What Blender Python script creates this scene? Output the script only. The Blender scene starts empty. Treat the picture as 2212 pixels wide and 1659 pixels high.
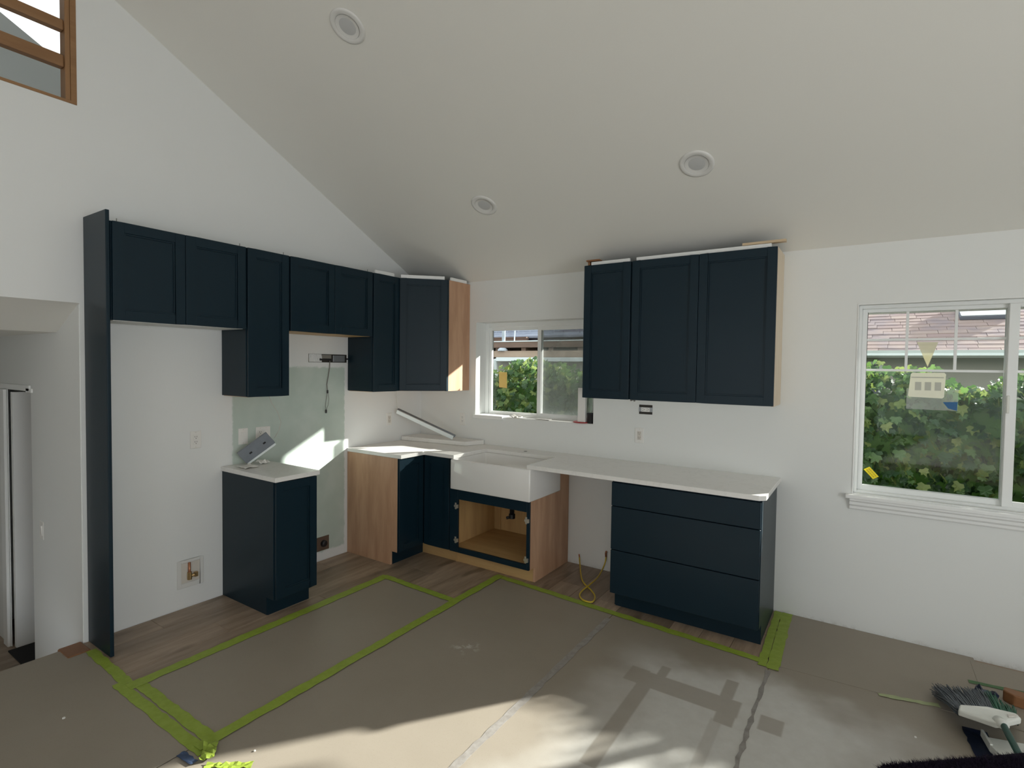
import bpy, bmesh, math, random
from mathutils import Vector, Matrix, Euler
random.seed(7)
scene = bpy.context.scene
COL = scene.collection
R = math.radians

# ------------------------------------------------------------------ camera
CAM = Vector((3.7179, -3.9519, 1.6266))
YAW, PITCH, ROLL, FPX = R(33.5924), R(-1.8819), R(0.7432), 1152.161
cam_d = bpy.data.cameras.new('camera')
cam_d.sensor_width = 36.0
cam_d.lens = FPX * 36.0 / 2212.0
cam_d.clip_start = 0.02
cam = bpy.data.objects.new('camera', cam_d)
COL.objects.link(cam)
_f = Vector((-math.sin(YAW)*math.cos(PITCH), math.cos(YAW)*math.cos(PITCH), math.sin(PITCH)))
_r = Vector((math.cos(YAW), math.sin(YAW), 0)); _u = _r.cross(_f)
_r2 = _r*math.cos(ROLL)+_u*math.sin(ROLL); _u2 = -_r*math.sin(ROLL)+_u*math.cos(ROLL)
cam.matrix_world = Matrix(((_r2.x,_u2.x,-_f.x,CAM.x),(_r2.y,_u2.y,-_f.y,CAM.y),(_r2.z,_u2.z,-_f.z,CAM.z),(0,0,0,1)))
scene.camera = cam

# ------------------------------------------------------------------ view
scene.view_settings.view_transform = 'Standard'
scene.view_settings.look = 'None'
scene.view_settings.gamma = 1.0
scene.view_settings.exposure = 0.50
scene.view_settings.use_curve_mapping = False
scene.cycles.use_denoising = True
scene.cycles.max_bounces = 12
scene.cycles.diffuse_bounces = 8
scene.cycles.transparent_max_bounces = 24
scene.cycles.sample_clamp_indirect = 6.0
scene.cycles.caustics_reflective = False
scene.cycles.caustics_refractive = False

# ------------------------------------------------------------------ world, sun, daylight
SKY = 1.15
SUN = 12.0
world = bpy.data.worlds.new('sky'); scene.world = world
world.use_nodes = True
_bg = world.node_tree.nodes['Background']
_bg.inputs['Color'].default_value = (0.93, 0.97, 1.0, 1)
_bg.inputs['Strength'].default_value = SKY
sun_d = bpy.data.lights.new('sun_offscreen', 'SUN'); sun_d.energy = SUN; sun_d.angle = R(1.1); sun_d.color = (1.0, 0.96, 0.90)
sun = bpy.data.objects.new('sun_offscreen', sun_d); COL.objects.link(sun)
SUNDIR = Vector((-1.0, -1.33, -0.69)).normalized()
sun.rotation_euler = SUNDIR.to_track_quat('-Z', 'Y').to_euler()
sun.location = (8, 10, 8)

def window_light(name, loc, direction, w, h, power, color=(0.93, 0.98, 1.0)):
    d = bpy.data.lights.new(name, 'AREA'); d.shape = 'RECTANGLE'; d.size = w; d.size_y = h
    d.energy = power; d.color = color
    o = bpy.data.objects.new(name, d); COL.objects.link(o)
    o.location = loc
    o.rotation_euler = Vector(direction).to_track_quat('-Z', 'Z').to_euler()
    return o
# daylight coming in through the glazed openings of the room behind the camera
window_light('window_right_offscreen', (7.14, -3.8, 1.15), (-1, 0, 0), 3.8, 2.1, 66)
window_light('window_rear_left_offscreen', (1.9, -7.74, 1.35), (0, 1, 0), 2.0, 1.7, 5)
window_light('window_rear_right_offscreen', (4.9, -7.74, 1.35), (0, 1, 0), 2.0, 1.7, 5)

# ------------------------------------------------------------------ node helpers
def new_mat(name):
    m = bpy.data.materials.new(name); m.use_nodes = True
    nt = m.node_tree
    return m, nt, nt.nodes['Principled BSDF']
def N(nt, t, **kw):
    n = nt.nodes.new(t)
    for k, v in kw.items():
        if k in n.inputs: n.inputs[k].default_value = v
        else: setattr(n, k, v)
    return n
def L(nt, a, b): nt.links.new(a, b)
def math_(nt, op, a, b=None, c=None):
    n = nt.nodes.new('ShaderNodeMath'); n.operation = op
    for i, x in enumerate((a, b, c)):
        if x is None: continue
        if isinstance(x, (int, float)): n.inputs[i].default_value = x
        else: nt.links.new(x, n.inputs[i])
    return n.outputs[0]
def step(nt, s, a, b):
    n = nt.nodes.new('ShaderNodeMapRange'); n.interpolation_type = 'SMOOTHSTEP'
    n.inputs['From Min'].default_value = a; n.inputs['From Max'].default_value = b
    nt.links.new(s, n.inputs['Value']); return n.outputs['Result']
def band(nt, s, a, b, e):
    return math_(nt, 'MULTIPLY', step(nt, s, a-e, a+e), math_(nt, 'SUBTRACT', 1.0, step(nt, s, b-e, b+e)))
def mixc(nt, fac, a, b):
    n = nt.nodes.new('ShaderNodeMix'); n.data_type = 'RGBA'
    if isinstance(fac, (int, float)): n.inputs[0].default_value = fac
    else: nt.links.new(fac, n.inputs[0])
    for i, x in ((6, a), (7, b)):
        if isinstance(x, tuple): n.inputs[i].default_value = (*x[:3], 1)
        else: nt.links.new(x, n.inputs[i])
    return n.outputs[2]
def world_pos(nt):
    g = nt.nodes.new('ShaderNodeNewGeometry'); s = nt.nodes.new('ShaderNodeSeparateXYZ')
    nt.links.new(g.outputs['Position'], s.inputs[0]); return g.outputs['Position'], s.outputs
def noise(nt, vec, scale, detail=3, rough=0.5, stretch=None):
    n = nt.nodes.new('ShaderNodeTexNoise'); n.inputs['Scale'].default_value = scale
    n.inputs['Detail'].default_value = detail; n.inputs['Roughness'].default_value = rough
    if stretch:
        mp = nt.nodes.new('ShaderNodeMapping'); mp.inputs['Scale'].default_value = stretch
        nt.links.new(vec, mp.inputs[0]); vec = mp.outputs[0]
    nt.links.new(vec, n.inputs['Vector']); return n.outputs['Fac']
def bump(nt, bsdf, h, strength, dist=0.01):
    b = nt.nodes.new('ShaderNodeBump'); b.inputs['Strength'].default_value = strength; b.inputs['Distance'].default_value = dist
    nt.links.new(h, b.inputs['Height']); nt.links.new(b.outputs[0], bsdf.inputs['Normal'])
def plain(name, col, rough=0.5, spec=0.5, metal=0.0, nscale=0, nstr=0.0, var=0.0, coat=0.0):
    m, nt, b = new_mat(name)
    b.inputs['Roughness'].default_value = rough; b.inputs['Specular IOR Level'].default_value = spec
    b.inputs['Metallic'].default_value = metal; b.inputs['Coat Weight'].default_value = coat
    pos, _ = world_pos(nt)
    n = noise(nt, pos, nscale or 12, 3)
    f = math_(nt, 'MULTIPLY', n, var if var else 0.04)
    L(nt, mixc(nt, f, col, tuple(c*0.55 for c in col)), b.inputs['Base Color'])
    if nstr: bump(nt, b, n, nstr, 0.002)
    return m

M = {}
def paint(name, col, rough=0.55):
    m, nt, b = new_mat(name)
    b.inputs['Roughness'].default_value = rough; b.inputs['Specular IOR Level'].default_value = 0.3
    pos, _ = world_pos(nt)
    n = noise(nt, pos, 140, 2); n2 = noise(nt, pos, 1.3, 3)
    k = mixc(nt, math_(nt, 'MULTIPLY', n2, 0.10), col, tuple(c*0.86 for c in col))
    if 'wall' in name:
        _, s = world_pos(nt)
        low = math_(nt, 'SUBTRACT', 1.0, step(nt, math_(nt, 'ADD', s['Z'], math_(nt, 'MULTIPLY', noise(nt, pos, 7, 4, 0.7), 0.10)), 0.035, 0.085))
        k = mixc(nt, math_(nt, 'MULTIPLY', math_(nt, 'MULTIPLY', low, step(nt, noise(nt, pos, 28, 4, 0.7), 0.45, 0.7)), 0.6), k, (0.30, 0.25, 0.19))
    L(nt, k, b.inputs['Base Color'])
    bump(nt, b, n, 0.12, 0.002)
    return m
M['wall'] = paint('white_wall_paint', (0.775, 0.79, 0.775))
M['ceiling'] = paint('ceiling_paint', (0.79, 0.785, 0.74), 0.75)
M['hall'] = paint('white_hall_paint', (0.775, 0.79, 0.775))
M['trim'] = plain('white_trim', (0.84, 0.85, 0.84), 0.35, 0.5)
M['vinyl'] = plain('white_window_vinyl', (0.83, 0.85, 0.84), 0.3, 0.5)
M['grille'] = M['vinyl']

def left_wall_mat():
    m, nt, b = new_mat('kitchen_wall_paint_and_green_board')
    b.inputs['Roughness'].default_value = 0.5; b.inputs['Specular IOR Level'].default_value = 0.3
    pos, s = world_pos(nt)
    nz = noise(nt, pos, 22, 4, 0.65); n2 = noise(nt, pos, 5, 3)
    y = math_(nt, 'ADD', s['Y'], math_(nt, 'MULTIPLY', math_(nt, 'SUBTRACT', nz, 0.5), 0.035))
    z = math_(nt, 'ADD', s['Z'], math_(nt, 'MULTIPLY', math_(nt, 'SUBTRACT', nz, 0.5), 0.045))
    g = math_(nt, 'MULTIPLY', band(nt, y, -1.915, -0.945, 0.008), band(nt, z, 0.075, 1.60, 0.01))
    green = mixc(nt, step(nt, n2, 0.35, 0.75), (0.50, 0.585, 0.53), (0.57, 0.64, 0.59))
    white = mixc(nt, math_(nt, 'MULTIPLY', n2, 0.1), (0.775, 0.79, 0.785), (0.69, 0.70, 0.69))
    L(nt, mixc(nt, g, white, green), b.inputs['Base Color'])
    bump(nt, b, noise(nt, pos, 140, 2), 0.12, 0.002)
    return m
M['left_wall'] = left_wall_mat()

def navy():
    m, nt, b = new_mat('navy_cabinet_paint')
    pos, _ = world_pos(nt)
    n = noise(nt, pos, 6, 3)
    L(nt, mixc(nt, n, (0.0042, 0.0165, 0.027), (0.0060, 0.020, 0.031)), b.inputs['Base Color'])
    b.inputs['Roughness'].default_value = 0.36; b.inputs['Specular IOR Level'].default_value = 0.26
    bump(nt, b, noise(nt, pos, 220, 2), 0.03, 0.001)
    return m
M['navy'] = navy()
M['toe'] = M['navy']
def wood(name, a, c, scale=3.0, axis='Z', rough=0.45, contrast=1.0):
    m, nt, b = new_mat(name)
    tc = nt.nodes.new('ShaderNodeNewGeometry').outputs['Position']
    st = {'Z': (4.5, 4.5, 0.6), 'Y': (4.5, 0.6, 4.5), 'X': (0.6, 4.5, 4.5)}[axis]
    n = noise(nt, tc, scale, 5, 0.6, st); n2 = noise(nt, tc, scale*7, 3, 0.6, st)
    f = math_(nt, 'ADD', math_(nt, 'MULTIPLY', step(nt, n, 0.5-0.25*contrast, 0.5+0.25*contrast), 0.75), math_(nt, 'MULTIPLY', n2, 0.25))
    L(nt, mixc(nt, f, a, c), b.inputs['Base Color'])
    b.inputs['Roughness'].default_value = rough; b.inputs['Specular IOR Level'].default_value = 0.35
    bump(nt, b, n2, 0.05, 0.002)
    return m
M['veneer'] = wood('peach_birch_veneer', (0.62, 0.385, 0.245), (0.42, 0.24, 0.145))
M['veneer_light'] = wood('pale_birch_veneer', (0.70, 0.50, 0.33), (0.52, 0.34, 0.20))
M['ply'] = wood('yellow_plywood', (0.58, 0.38, 0.17), (0.42, 0.26, 0.11))
M['plyx'] = wood('yellow_plywood_flat', (0.58, 0.38, 0.17), (0.42, 0.26, 0.11), axis='X')
M['pine'] = wood('pine_stick', (0.70, 0.56, 0.38), (0.55, 0.42, 0.27), axis='X')
M['raw_edge'] = wood('raw_cabinet_side', (0.72, 0.62, 0.48), (0.62, 0.50, 0.36))
M['stain'] = wood('stained_rail_wood', (0.34, 0.19, 0.09), (0.23, 0.12, 0.055), axis='Y')
M['stain_z'] = wood('stained_post_wood', (0.34, 0.19, 0.09), (0.23, 0.12, 0.055))
M['brown_wood'] = wood('brown_scrap_wood', (0.30, 0.14, 0.06), (0.20, 0.09, 0.04), axis='X')

def quartz():
    m, nt, b = new_mat('white_quartz')
    pos, _ = world_pos(nt)
    n = noise(nt, pos, 3, 6, 0.7)
    v = math_(nt, 'MULTIPLY', band(nt, n, 0.49, 0.51, 0.012), 0.25)
    L(nt, mixc(nt, v, (0.80, 0.79, 0.765), (0.62, 0.60, 0.57)), b.inputs['Base Color'])
    b.inputs['Roughness'].default_value = 0.22
    return m
M['quartz'] = quartz()
M['porcelain'] = plain('white_fireclay', (0.82, 0.81, 0.79), 0.10, 0.5, coat=0.3)
M['plate'] = plain('white_wall_plate', (0.80, 0.79, 0.76), 0.35)
M['plate_cream'] = plain('cream_receptacle', (0.66, 0.62, 0.56), 0.4)
M['slot'] = plain('dark_slot', (0.03, 0.025, 0.02), 0.6)
M['metal'] = plain('galvanised_metal', (0.42, 0.44, 0.46), 0.35, 0.5, 0.7, 30, 0.1, 0.5)
M['foil'] = plain('crumpled_foil', (0.88, 0.89, 0.90), 0.25, 0.6, 0.25, 60, 1.0, 0.25)
M['brass'] = plain('brass_fitting', (0.55, 0.38, 0.18), 0.3, 0.5, 0.8)
M['copper'] = plain('copper_pipe', (0.50, 0.22, 0.12), 0.35, 0.5, 0.6)
M['nickel'] = plain('nickel_hinge', (0.62, 0.58, 0.50), 0.3, 0.5, 0.7)
M['black'] = plain('black_plastic', (0.012, 0.012, 0.014), 0.4)
M['grey_wire'] = plain('grey_cable', (0.22, 0.21, 0.19), 0.5)
M['white_wire'] = plain('white_cable', (0.55, 0.53, 0.48), 0.5)
M['yellow_wire'] = plain('yellow_cable', (0.62, 0.45, 0.04), 0.4)
M['brown_plate'] = plain('brown_range_plate', (0.13, 0.085, 0.06), 0.5)
M['led_body'] = plain('grey_fixture_metal', (0.26, 0.29, 0.33), 0.4, 0.5, 0.3, 25, 0, 0.5)
M['led_lens'] = plain('white_diffuser', (0.80, 0.86, 0.87), 0.3)
M['lamp_trim'] = plain('white_lamp_trim', (0.72, 0.72, 0.70), 0.4)
M['lamp_lens'] = plain('frosted_lamp_lens', (0.55, 0.56, 0.56), 0.5)
M['red'] = plain('red_plastic', (0.45, 0.03, 0.03), 0.4)
M['paper_white'] = plain('white_paper', (0.80, 0.79, 0.76), 0.6)
M['green_plastic'] = plain('dark_green_plastic', (0.006, 0.075, 0.055), 0.3)
M['bristle_grey'] = plain('grey_bristle', (0.13, 0.15, 0.175), 0.6, var=0.6)
M['bristle_green'] = plain('green_bristle', (0.01, 0.13, 0.065), 0.6, var=0.6)
M['broom_white'] = plain('white_broom_plastic', (0.74, 0.75, 0.70), 0.35)
M['blue_tape'] = plain('blue_painter_tape', (0.045, 0.075, 0.15), 0.6, var=0.4)
M['dark_blue'] = plain('dark_blue_plastic', (0.016, 0.024, 0.055), 0.4, var=0.4)
M['fleece'] = plain('black_fleece', (0.012, 0.010, 0.018), 0.95, 0.1, nscale=90, nstr=0.5)
M['pile'] = plain('black_fleece_pile', (0.016, 0.011, 0.024), 0.9, 0.1)
M['gutter'] = plain('white_gutter', (0.72, 0.79, 0.82), 0.4)
M['house_wall'] = plain('beige_house_wall', (0.36, 0.35, 0.32), 0.8, var=0.15)
M['beam'] = wood('weathered_beam', (0.22, 0.15, 0.115), (0.14, 0.095, 0.08), axis='X', rough=0.8)
M['beam_tan'] = wood('tan_board', (0.40, 0.31, 0.24), (0.30, 0.22, 0.17), axis='X', rough=0.8)
M['fascia'] = plain('grey_violet_fascia', (0.19, 0.19, 0.25), 0.7)
M['pipe'] = plain('pale_vent_pipe', (0.52, 0.58, 0.66), 0.5)
M['soil'] = plain('garden_soil', (0.09, 0.07, 0.05), 0.9, var=0.6)
M['skylight_glass'] = plain('skylight_dome', (0.85, 0.90, 0.95), 0.2)
M['dark_frame'] = plain('dark_skylight_curb', (0.10, 0.11, 0.14), 0.5)
M['stucco'] = plain('outside_stucco', (0.45, 0.44, 0.41), 0.9, var=0.2)
M['mat_black'] = plain('black_floor_mat', (0.012, 0.011, 0.012), 0.9)

def tape_mat(name, a, c):
    m, nt, b = new_mat(name)
    pos, _ = world_pos(nt)
    n = noise(nt, pos, 25, 4, 0.6)
    L(nt, mixc(nt, step(nt, n, 0.3, 0.7), a, c), b.inputs['Base Color'])
    b.inputs['Roughness'].default_value = 0.55
    bump(nt, b, noise(nt, pos, 60, 3), 0.25, 0.003)
    return m
M['tape'] = tape_mat('lime_masking_tape', (0.30, 0.40, 0.055), (0.25, 0.34, 0.035))
M['tape_pale'] = tape_mat('pale_green_tape', (0.42, 0.47, 0.25), (0.36, 0.42, 0.22))
M['tape_dgreen'] = tape_mat('green_tape', (0.05, 0.13, 0.04), (0.07, 0.17, 0.06))
def seam_mat():
    m, nt, b = new_mat('worn_clear_seam_tape')
    pos, s = world_pos(nt)
    n = noise(nt, pos, 30, 5, 0.7)
    c = mixc(nt, step(nt, n, 0.30, 0.70), (0.26, 0.24, 0.22), (0.34, 0.32, 0.30))
    L(nt, c, b.inputs['Base Color']); b.inputs['Roughness'].default_value = 0.35
    return m
M['seam'] = seam_mat()

def sheet_mat():
    m, nt, b = new_mat('brown_floor_protection_board')
    pos, s = world_pos(nt)
    n = noise(nt, pos, 2.2, 4, 0.6); fine = noise(nt, pos, 240, 2); n3 = noise(nt, pos, 14, 4, 0.65)
    base = mixc(nt, n, (0.290, 0.252, 0.203), (0.340, 0.300, 0.248))
    base = mixc(nt, math_(nt, 'MULTIPLY', step(nt, fine, 0.55, 0.8), 0.25), base, (0.17, 0.135, 0.10))
    # white paint overspray with the bare outline of the frame that lay there
    wob = math_(nt, 'MULTIPLY', math_(nt, 'SUBTRACT', noise(nt, pos, 2.6, 3), 0.5), 0.55)
    x = math_(nt, 'ADD', s['X'], wob); y = math_(nt, 'ADD', s['Y'], wob)
    spray = math_(nt, 'MULTIPLY', band(nt, x, 2.70, 3.85, 0.26), band(nt, y, -2.6, -0.98, 0.14))
    def bare(x0, x1, y0, y1, e=0.006):
        return math_(nt, 'MULTIPLY', band(nt, s['X'], x0, x1, e), band(nt, s['Y'], y0, y1, e))
    marks = [(2.77, 3.26, -1.34, -1.20), (2.70, 2.80, -1.335, -1.19), (2.835, 2.885, -1.22, -1.10), (3.155, 3.215, -1.22, -1.03),
             (2.775, 2.85, -2.0, -1.30), (3.17, 3.255, -1.42, -1.30), (3.35, 3.45, -1.36, -1.24), (3.16, 3.21, -1.9, -1.4)]
    tot = None
    for i, q in enumerate(marks):
        k = bare(*q)
        if i == 7: k = math_(nt, 'MULTIPLY', k, 0.45)
        tot = k if tot is None else math_(nt, 'MAXIMUM', tot, k)
    spray = math_(nt, 'MULTIPLY', spray, math_(nt, 'SUBTRACT', 1.0, math_(nt, 'MULTIPLY', tot, 0.66)))  # bare marks keep some white, imitating grazing sheen on the paper
    spray = math_(nt, 'MULTIPLY', spray, math_(nt, 'ADD', 0.62, math_(nt, 'MULTIPLY', n3, 0.4)))
    base = mixc(nt, spray, base, (0.66, 0.655, 0.625))
    # plaster smear and dusty specks
    dx = math_(nt, 'SUBTRACT', s['X'], 1.835); dy = math_(nt, 'SUBTRACT', s['Y'], -1.56)
    d = math_(nt, 'SQRT', math_(nt, 'ADD', math_(nt, 'MULTIPLY', dx, dx), math_(nt, 'MULTIPLY', dy, dy)))
    sm = math_(nt, 'MULTIPLY', math_(nt, 'SUBTRACT', 1.0, step(nt, d, 0.02, 0.11)), step(nt, n3, 0.5, 0.62))
    base = mixc(nt, math_(nt, 'MULTIPLY', sm, 0.8), base, (0.55, 0.53, 0.50))
    sp = step(nt, noise(nt, pos, 55, 2), 0.77, 0.80)
    base = mixc(nt, math_(nt, 'MULTIPLY', sp, 0.3), base, (0.10, 0.08, 0.06))
    L(nt, base, b.inputs['Base Color'])
    b.inputs['Roughness'].default_value = 0.5; b.inputs['Specular IOR Level'].default_value = 0.35
    bump(nt, b, noise(nt, pos, 1.6, 2), 0.3, 0.02)
    return m
M['sheet'] = sheet_mat()

def plank_mat():
    m, nt, b = new_mat('oak_vinyl_plank')
    oi = nt.nodes.new('ShaderNodeObjectInfo'); pos, s = world_pos(nt)
    off = nt.nodes.new('ShaderNodeVectorMath'); off.operation = 'ADD'
    cmb = nt.nodes.new('ShaderNodeCombineXYZ'); L(nt, math_(nt, 'MULTIPLY', oi.outputs['Random'], 37.0), cmb.inputs[2])
    L(nt, pos, off.inputs[0]); L(nt, cmb.outputs[0], off.inputs[1])
    v = off.outputs[0]
    n = noise(nt, v, 2.4, 5, 0.65, (7, 0.8, 7)); n2 = noise(nt, v, 16, 4, 0.6, (7, 0.6, 7)); kn = noise(nt, v, 3.2, 2, 0.5, (2.2, 0.7, 2))
    c = mixc(nt, step(nt, n, 0.3, 0.7), (0.46, 0.335, 0.235), (0.27, 0.19, 0.125))
    c = mixc(nt, math_(nt, 'MULTIPLY', n2, 0.55), c, (0.21, 0.15, 0.10))
    c = mixc(nt, math_(nt, 'MULTIPLY', step(nt, kn, 0.62, 0.74), 0.65), c, (0.11, 0.075, 0.05))
    hv = nt.nodes.new('ShaderNodeHueSaturation'); L(nt, c, hv.inputs['Color'])
    L(nt, math_(nt, 'ADD', 0.78, math_(nt, 'MULTIPLY', oi.outputs['Random'], 0.4)), hv.inputs['Value'])
    hv.inputs['Saturation'].default_value = 0.9
    L(nt, hv.outputs[0], b.inputs['Base Color'])
    b.inputs['Roughness'].default_value = 0.42
    bump(nt, b, n2, 0.06, 0.002)
    return m
M['plank'] = plank_mat()

def shingle_mat(name, a, c, d):
    m, nt, b = new_mat(name)
    oi = nt.nodes.new('ShaderNodeObjectInfo'); pos, s = world_pos(nt)
    n = noise(nt, pos, 2.5, 3, 0.6); g = noise(nt, pos, 60, 2)
    k = mixc(nt, oi.outputs['Random'], a, c)
    k = mixc(nt, step(nt, n, 0.45, 0.65), k, d)
    k = mixc(nt, math_(nt, 'MULTIPLY', g, 0.3), k, tuple(q*0.6 for q in a))
    L(nt, k, b.inputs['Base Color']); b.inputs['Roughness'].default_value = 0.9
    return m
M['shingle'] = shingle_mat('pinkish_brown_shingle', (0.27, 0.195, 0.19), (0.35, 0.275, 0.245), (0.245, 0.20, 0.21))
M['slate'] = shingle_mat('blue_grey_shingle', (0.24, 0.27, 0.34), (0.30, 0.33, 0.41), (0.20, 0.225, 0.29))

def leaf_mat(name, a, c, trans):
    m, nt, b = new_mat(name)
    oi = nt.nodes.new('ShaderNodeObjectInfo'); pos, s = world_pos(nt)
    n = noise(nt, pos, 9, 3, 0.6); n2 = noise(nt, pos, 1.7, 2)
    k = mixc(nt, step(nt, math_(nt, 'ADD', math_(nt, 'MULTIPLY', n, 0.6), math_(nt, 'MULTIPLY', oi.outputs['Random'], 0.4)), 0.2, 0.8), a, c)
    L(nt, k, b.inputs['Base Color']); b.inputs['Roughness'].default_value = 0.38
    t = nt.nodes.new('ShaderNodeBsdfTranslucent'); L(nt, mixc(nt, 0.5, k, trans), t.inputs[0])
    mx = nt.nodes.new('ShaderNodeMixShader'); mx.inputs[0].default_value = 0.4
    out = nt.nodes['Material Output']
    L(nt, b.outputs[0], mx.inputs[1]); L(nt, t.outputs[0], mx.inputs[2]); L(nt, mx.outputs[0], out.inputs[0])
    return m
M['leaf'] = leaf_mat('ivy_leaf', (0.055, 0.125, 0.040), (0.13, 0.22, 0.075), (0.16, 0.28, 0.05))
M['leaf_dark'] = leaf_mat('dark_ivy_leaf', (0.030, 0.078, 0.030), (0.07, 0.14, 0.06), (0.07, 0.14, 0.03))
M['leaf_light'] = leaf_mat('young_ivy_leaf', (0.15, 0.22, 0.055), (0.23, 0.28, 0.09), (0.28, 0.36, 0.10))

def glass_mat(name='window_glass', tint=(0.96, 0.98, 0.97)):
    m, nt, b = new_mat(name)
    nt.nodes.remove(b)
    tr = nt.nodes.new('ShaderNodeBsdfTransparent'); tr.inputs[0].default_value = (*tint, 1)
    gl = nt.nodes.new('ShaderNodeBsdfGlossy'); gl.inputs['Roughness'].default_value = 0.02
    fr = nt.nodes.new('ShaderNodeFresnel'); fr.inputs[0].default_value = 1.22
    mx = nt.nodes.new('ShaderNodeMixShader')
    L(nt, fr.outputs[0], mx.inputs[0]); L(nt, tr.outputs[0], mx.inputs[1]); L(nt, gl.outputs[0], mx.inputs[2])
    L(nt, mx.outputs[0], nt.nodes['Material Output'].inputs[0])
    return m
M['glass'] = glass_mat()
def veil_mat(name, col, opacity):
    m, nt, b = new_mat(name)
    b.inputs['Base Color'].default_value = (*col, 1); b.inputs['Roughness'].default_value = 0.6
    pos, _ = world_pos(nt)
    n = noise(nt, pos, 14, 3)
    L(nt, math_(nt, 'ADD', opacity-0.08, math_(nt, 'MULTIPLY', n, 0.16)), b.inputs['Alpha'])
    return m
M['screen'] = veil_mat('insect_screen', (0.34, 0.35, 0.34), 0.45)
M['reflection_yellow'] = veil_mat('pale_yellow_reflection', (0.80, 0.78, 0.55), 0.62)  # tint of the triangular reflection painted on the pane
M['reflection_white'] = veil_mat('white_pane_reflection', (0.88, 0.88, 0.74), 0.90)  # tint of the painted window reflection
M['patch_grey'] = veil_mat('thin_grey_patch', (0.45, 0.47, 0.45), 0.30)
M['film_amber'] = veil_mat('amber_film', (0.62, 0.46, 0.16), 0.60)
M['patch_blue'] = veil_mat('blue_patch', (0.03, 0.14, 0.33), 0.75)
M['reflection_grey'] = plain('reflection_block_grey', (0.52, 0.53, 0.46), 0.6)
M['sticker_yellow'] = plain('yellow_sticker', (0.85, 0.70, 0.01), 0.5)
M['sticker_print'] = plain('sticker_print', (0.55, 0.42, 0.01), 0.5)
M['clear'] = glass_mat('clear_plastic_cup', (0.90, 0.93, 0.92))

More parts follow.
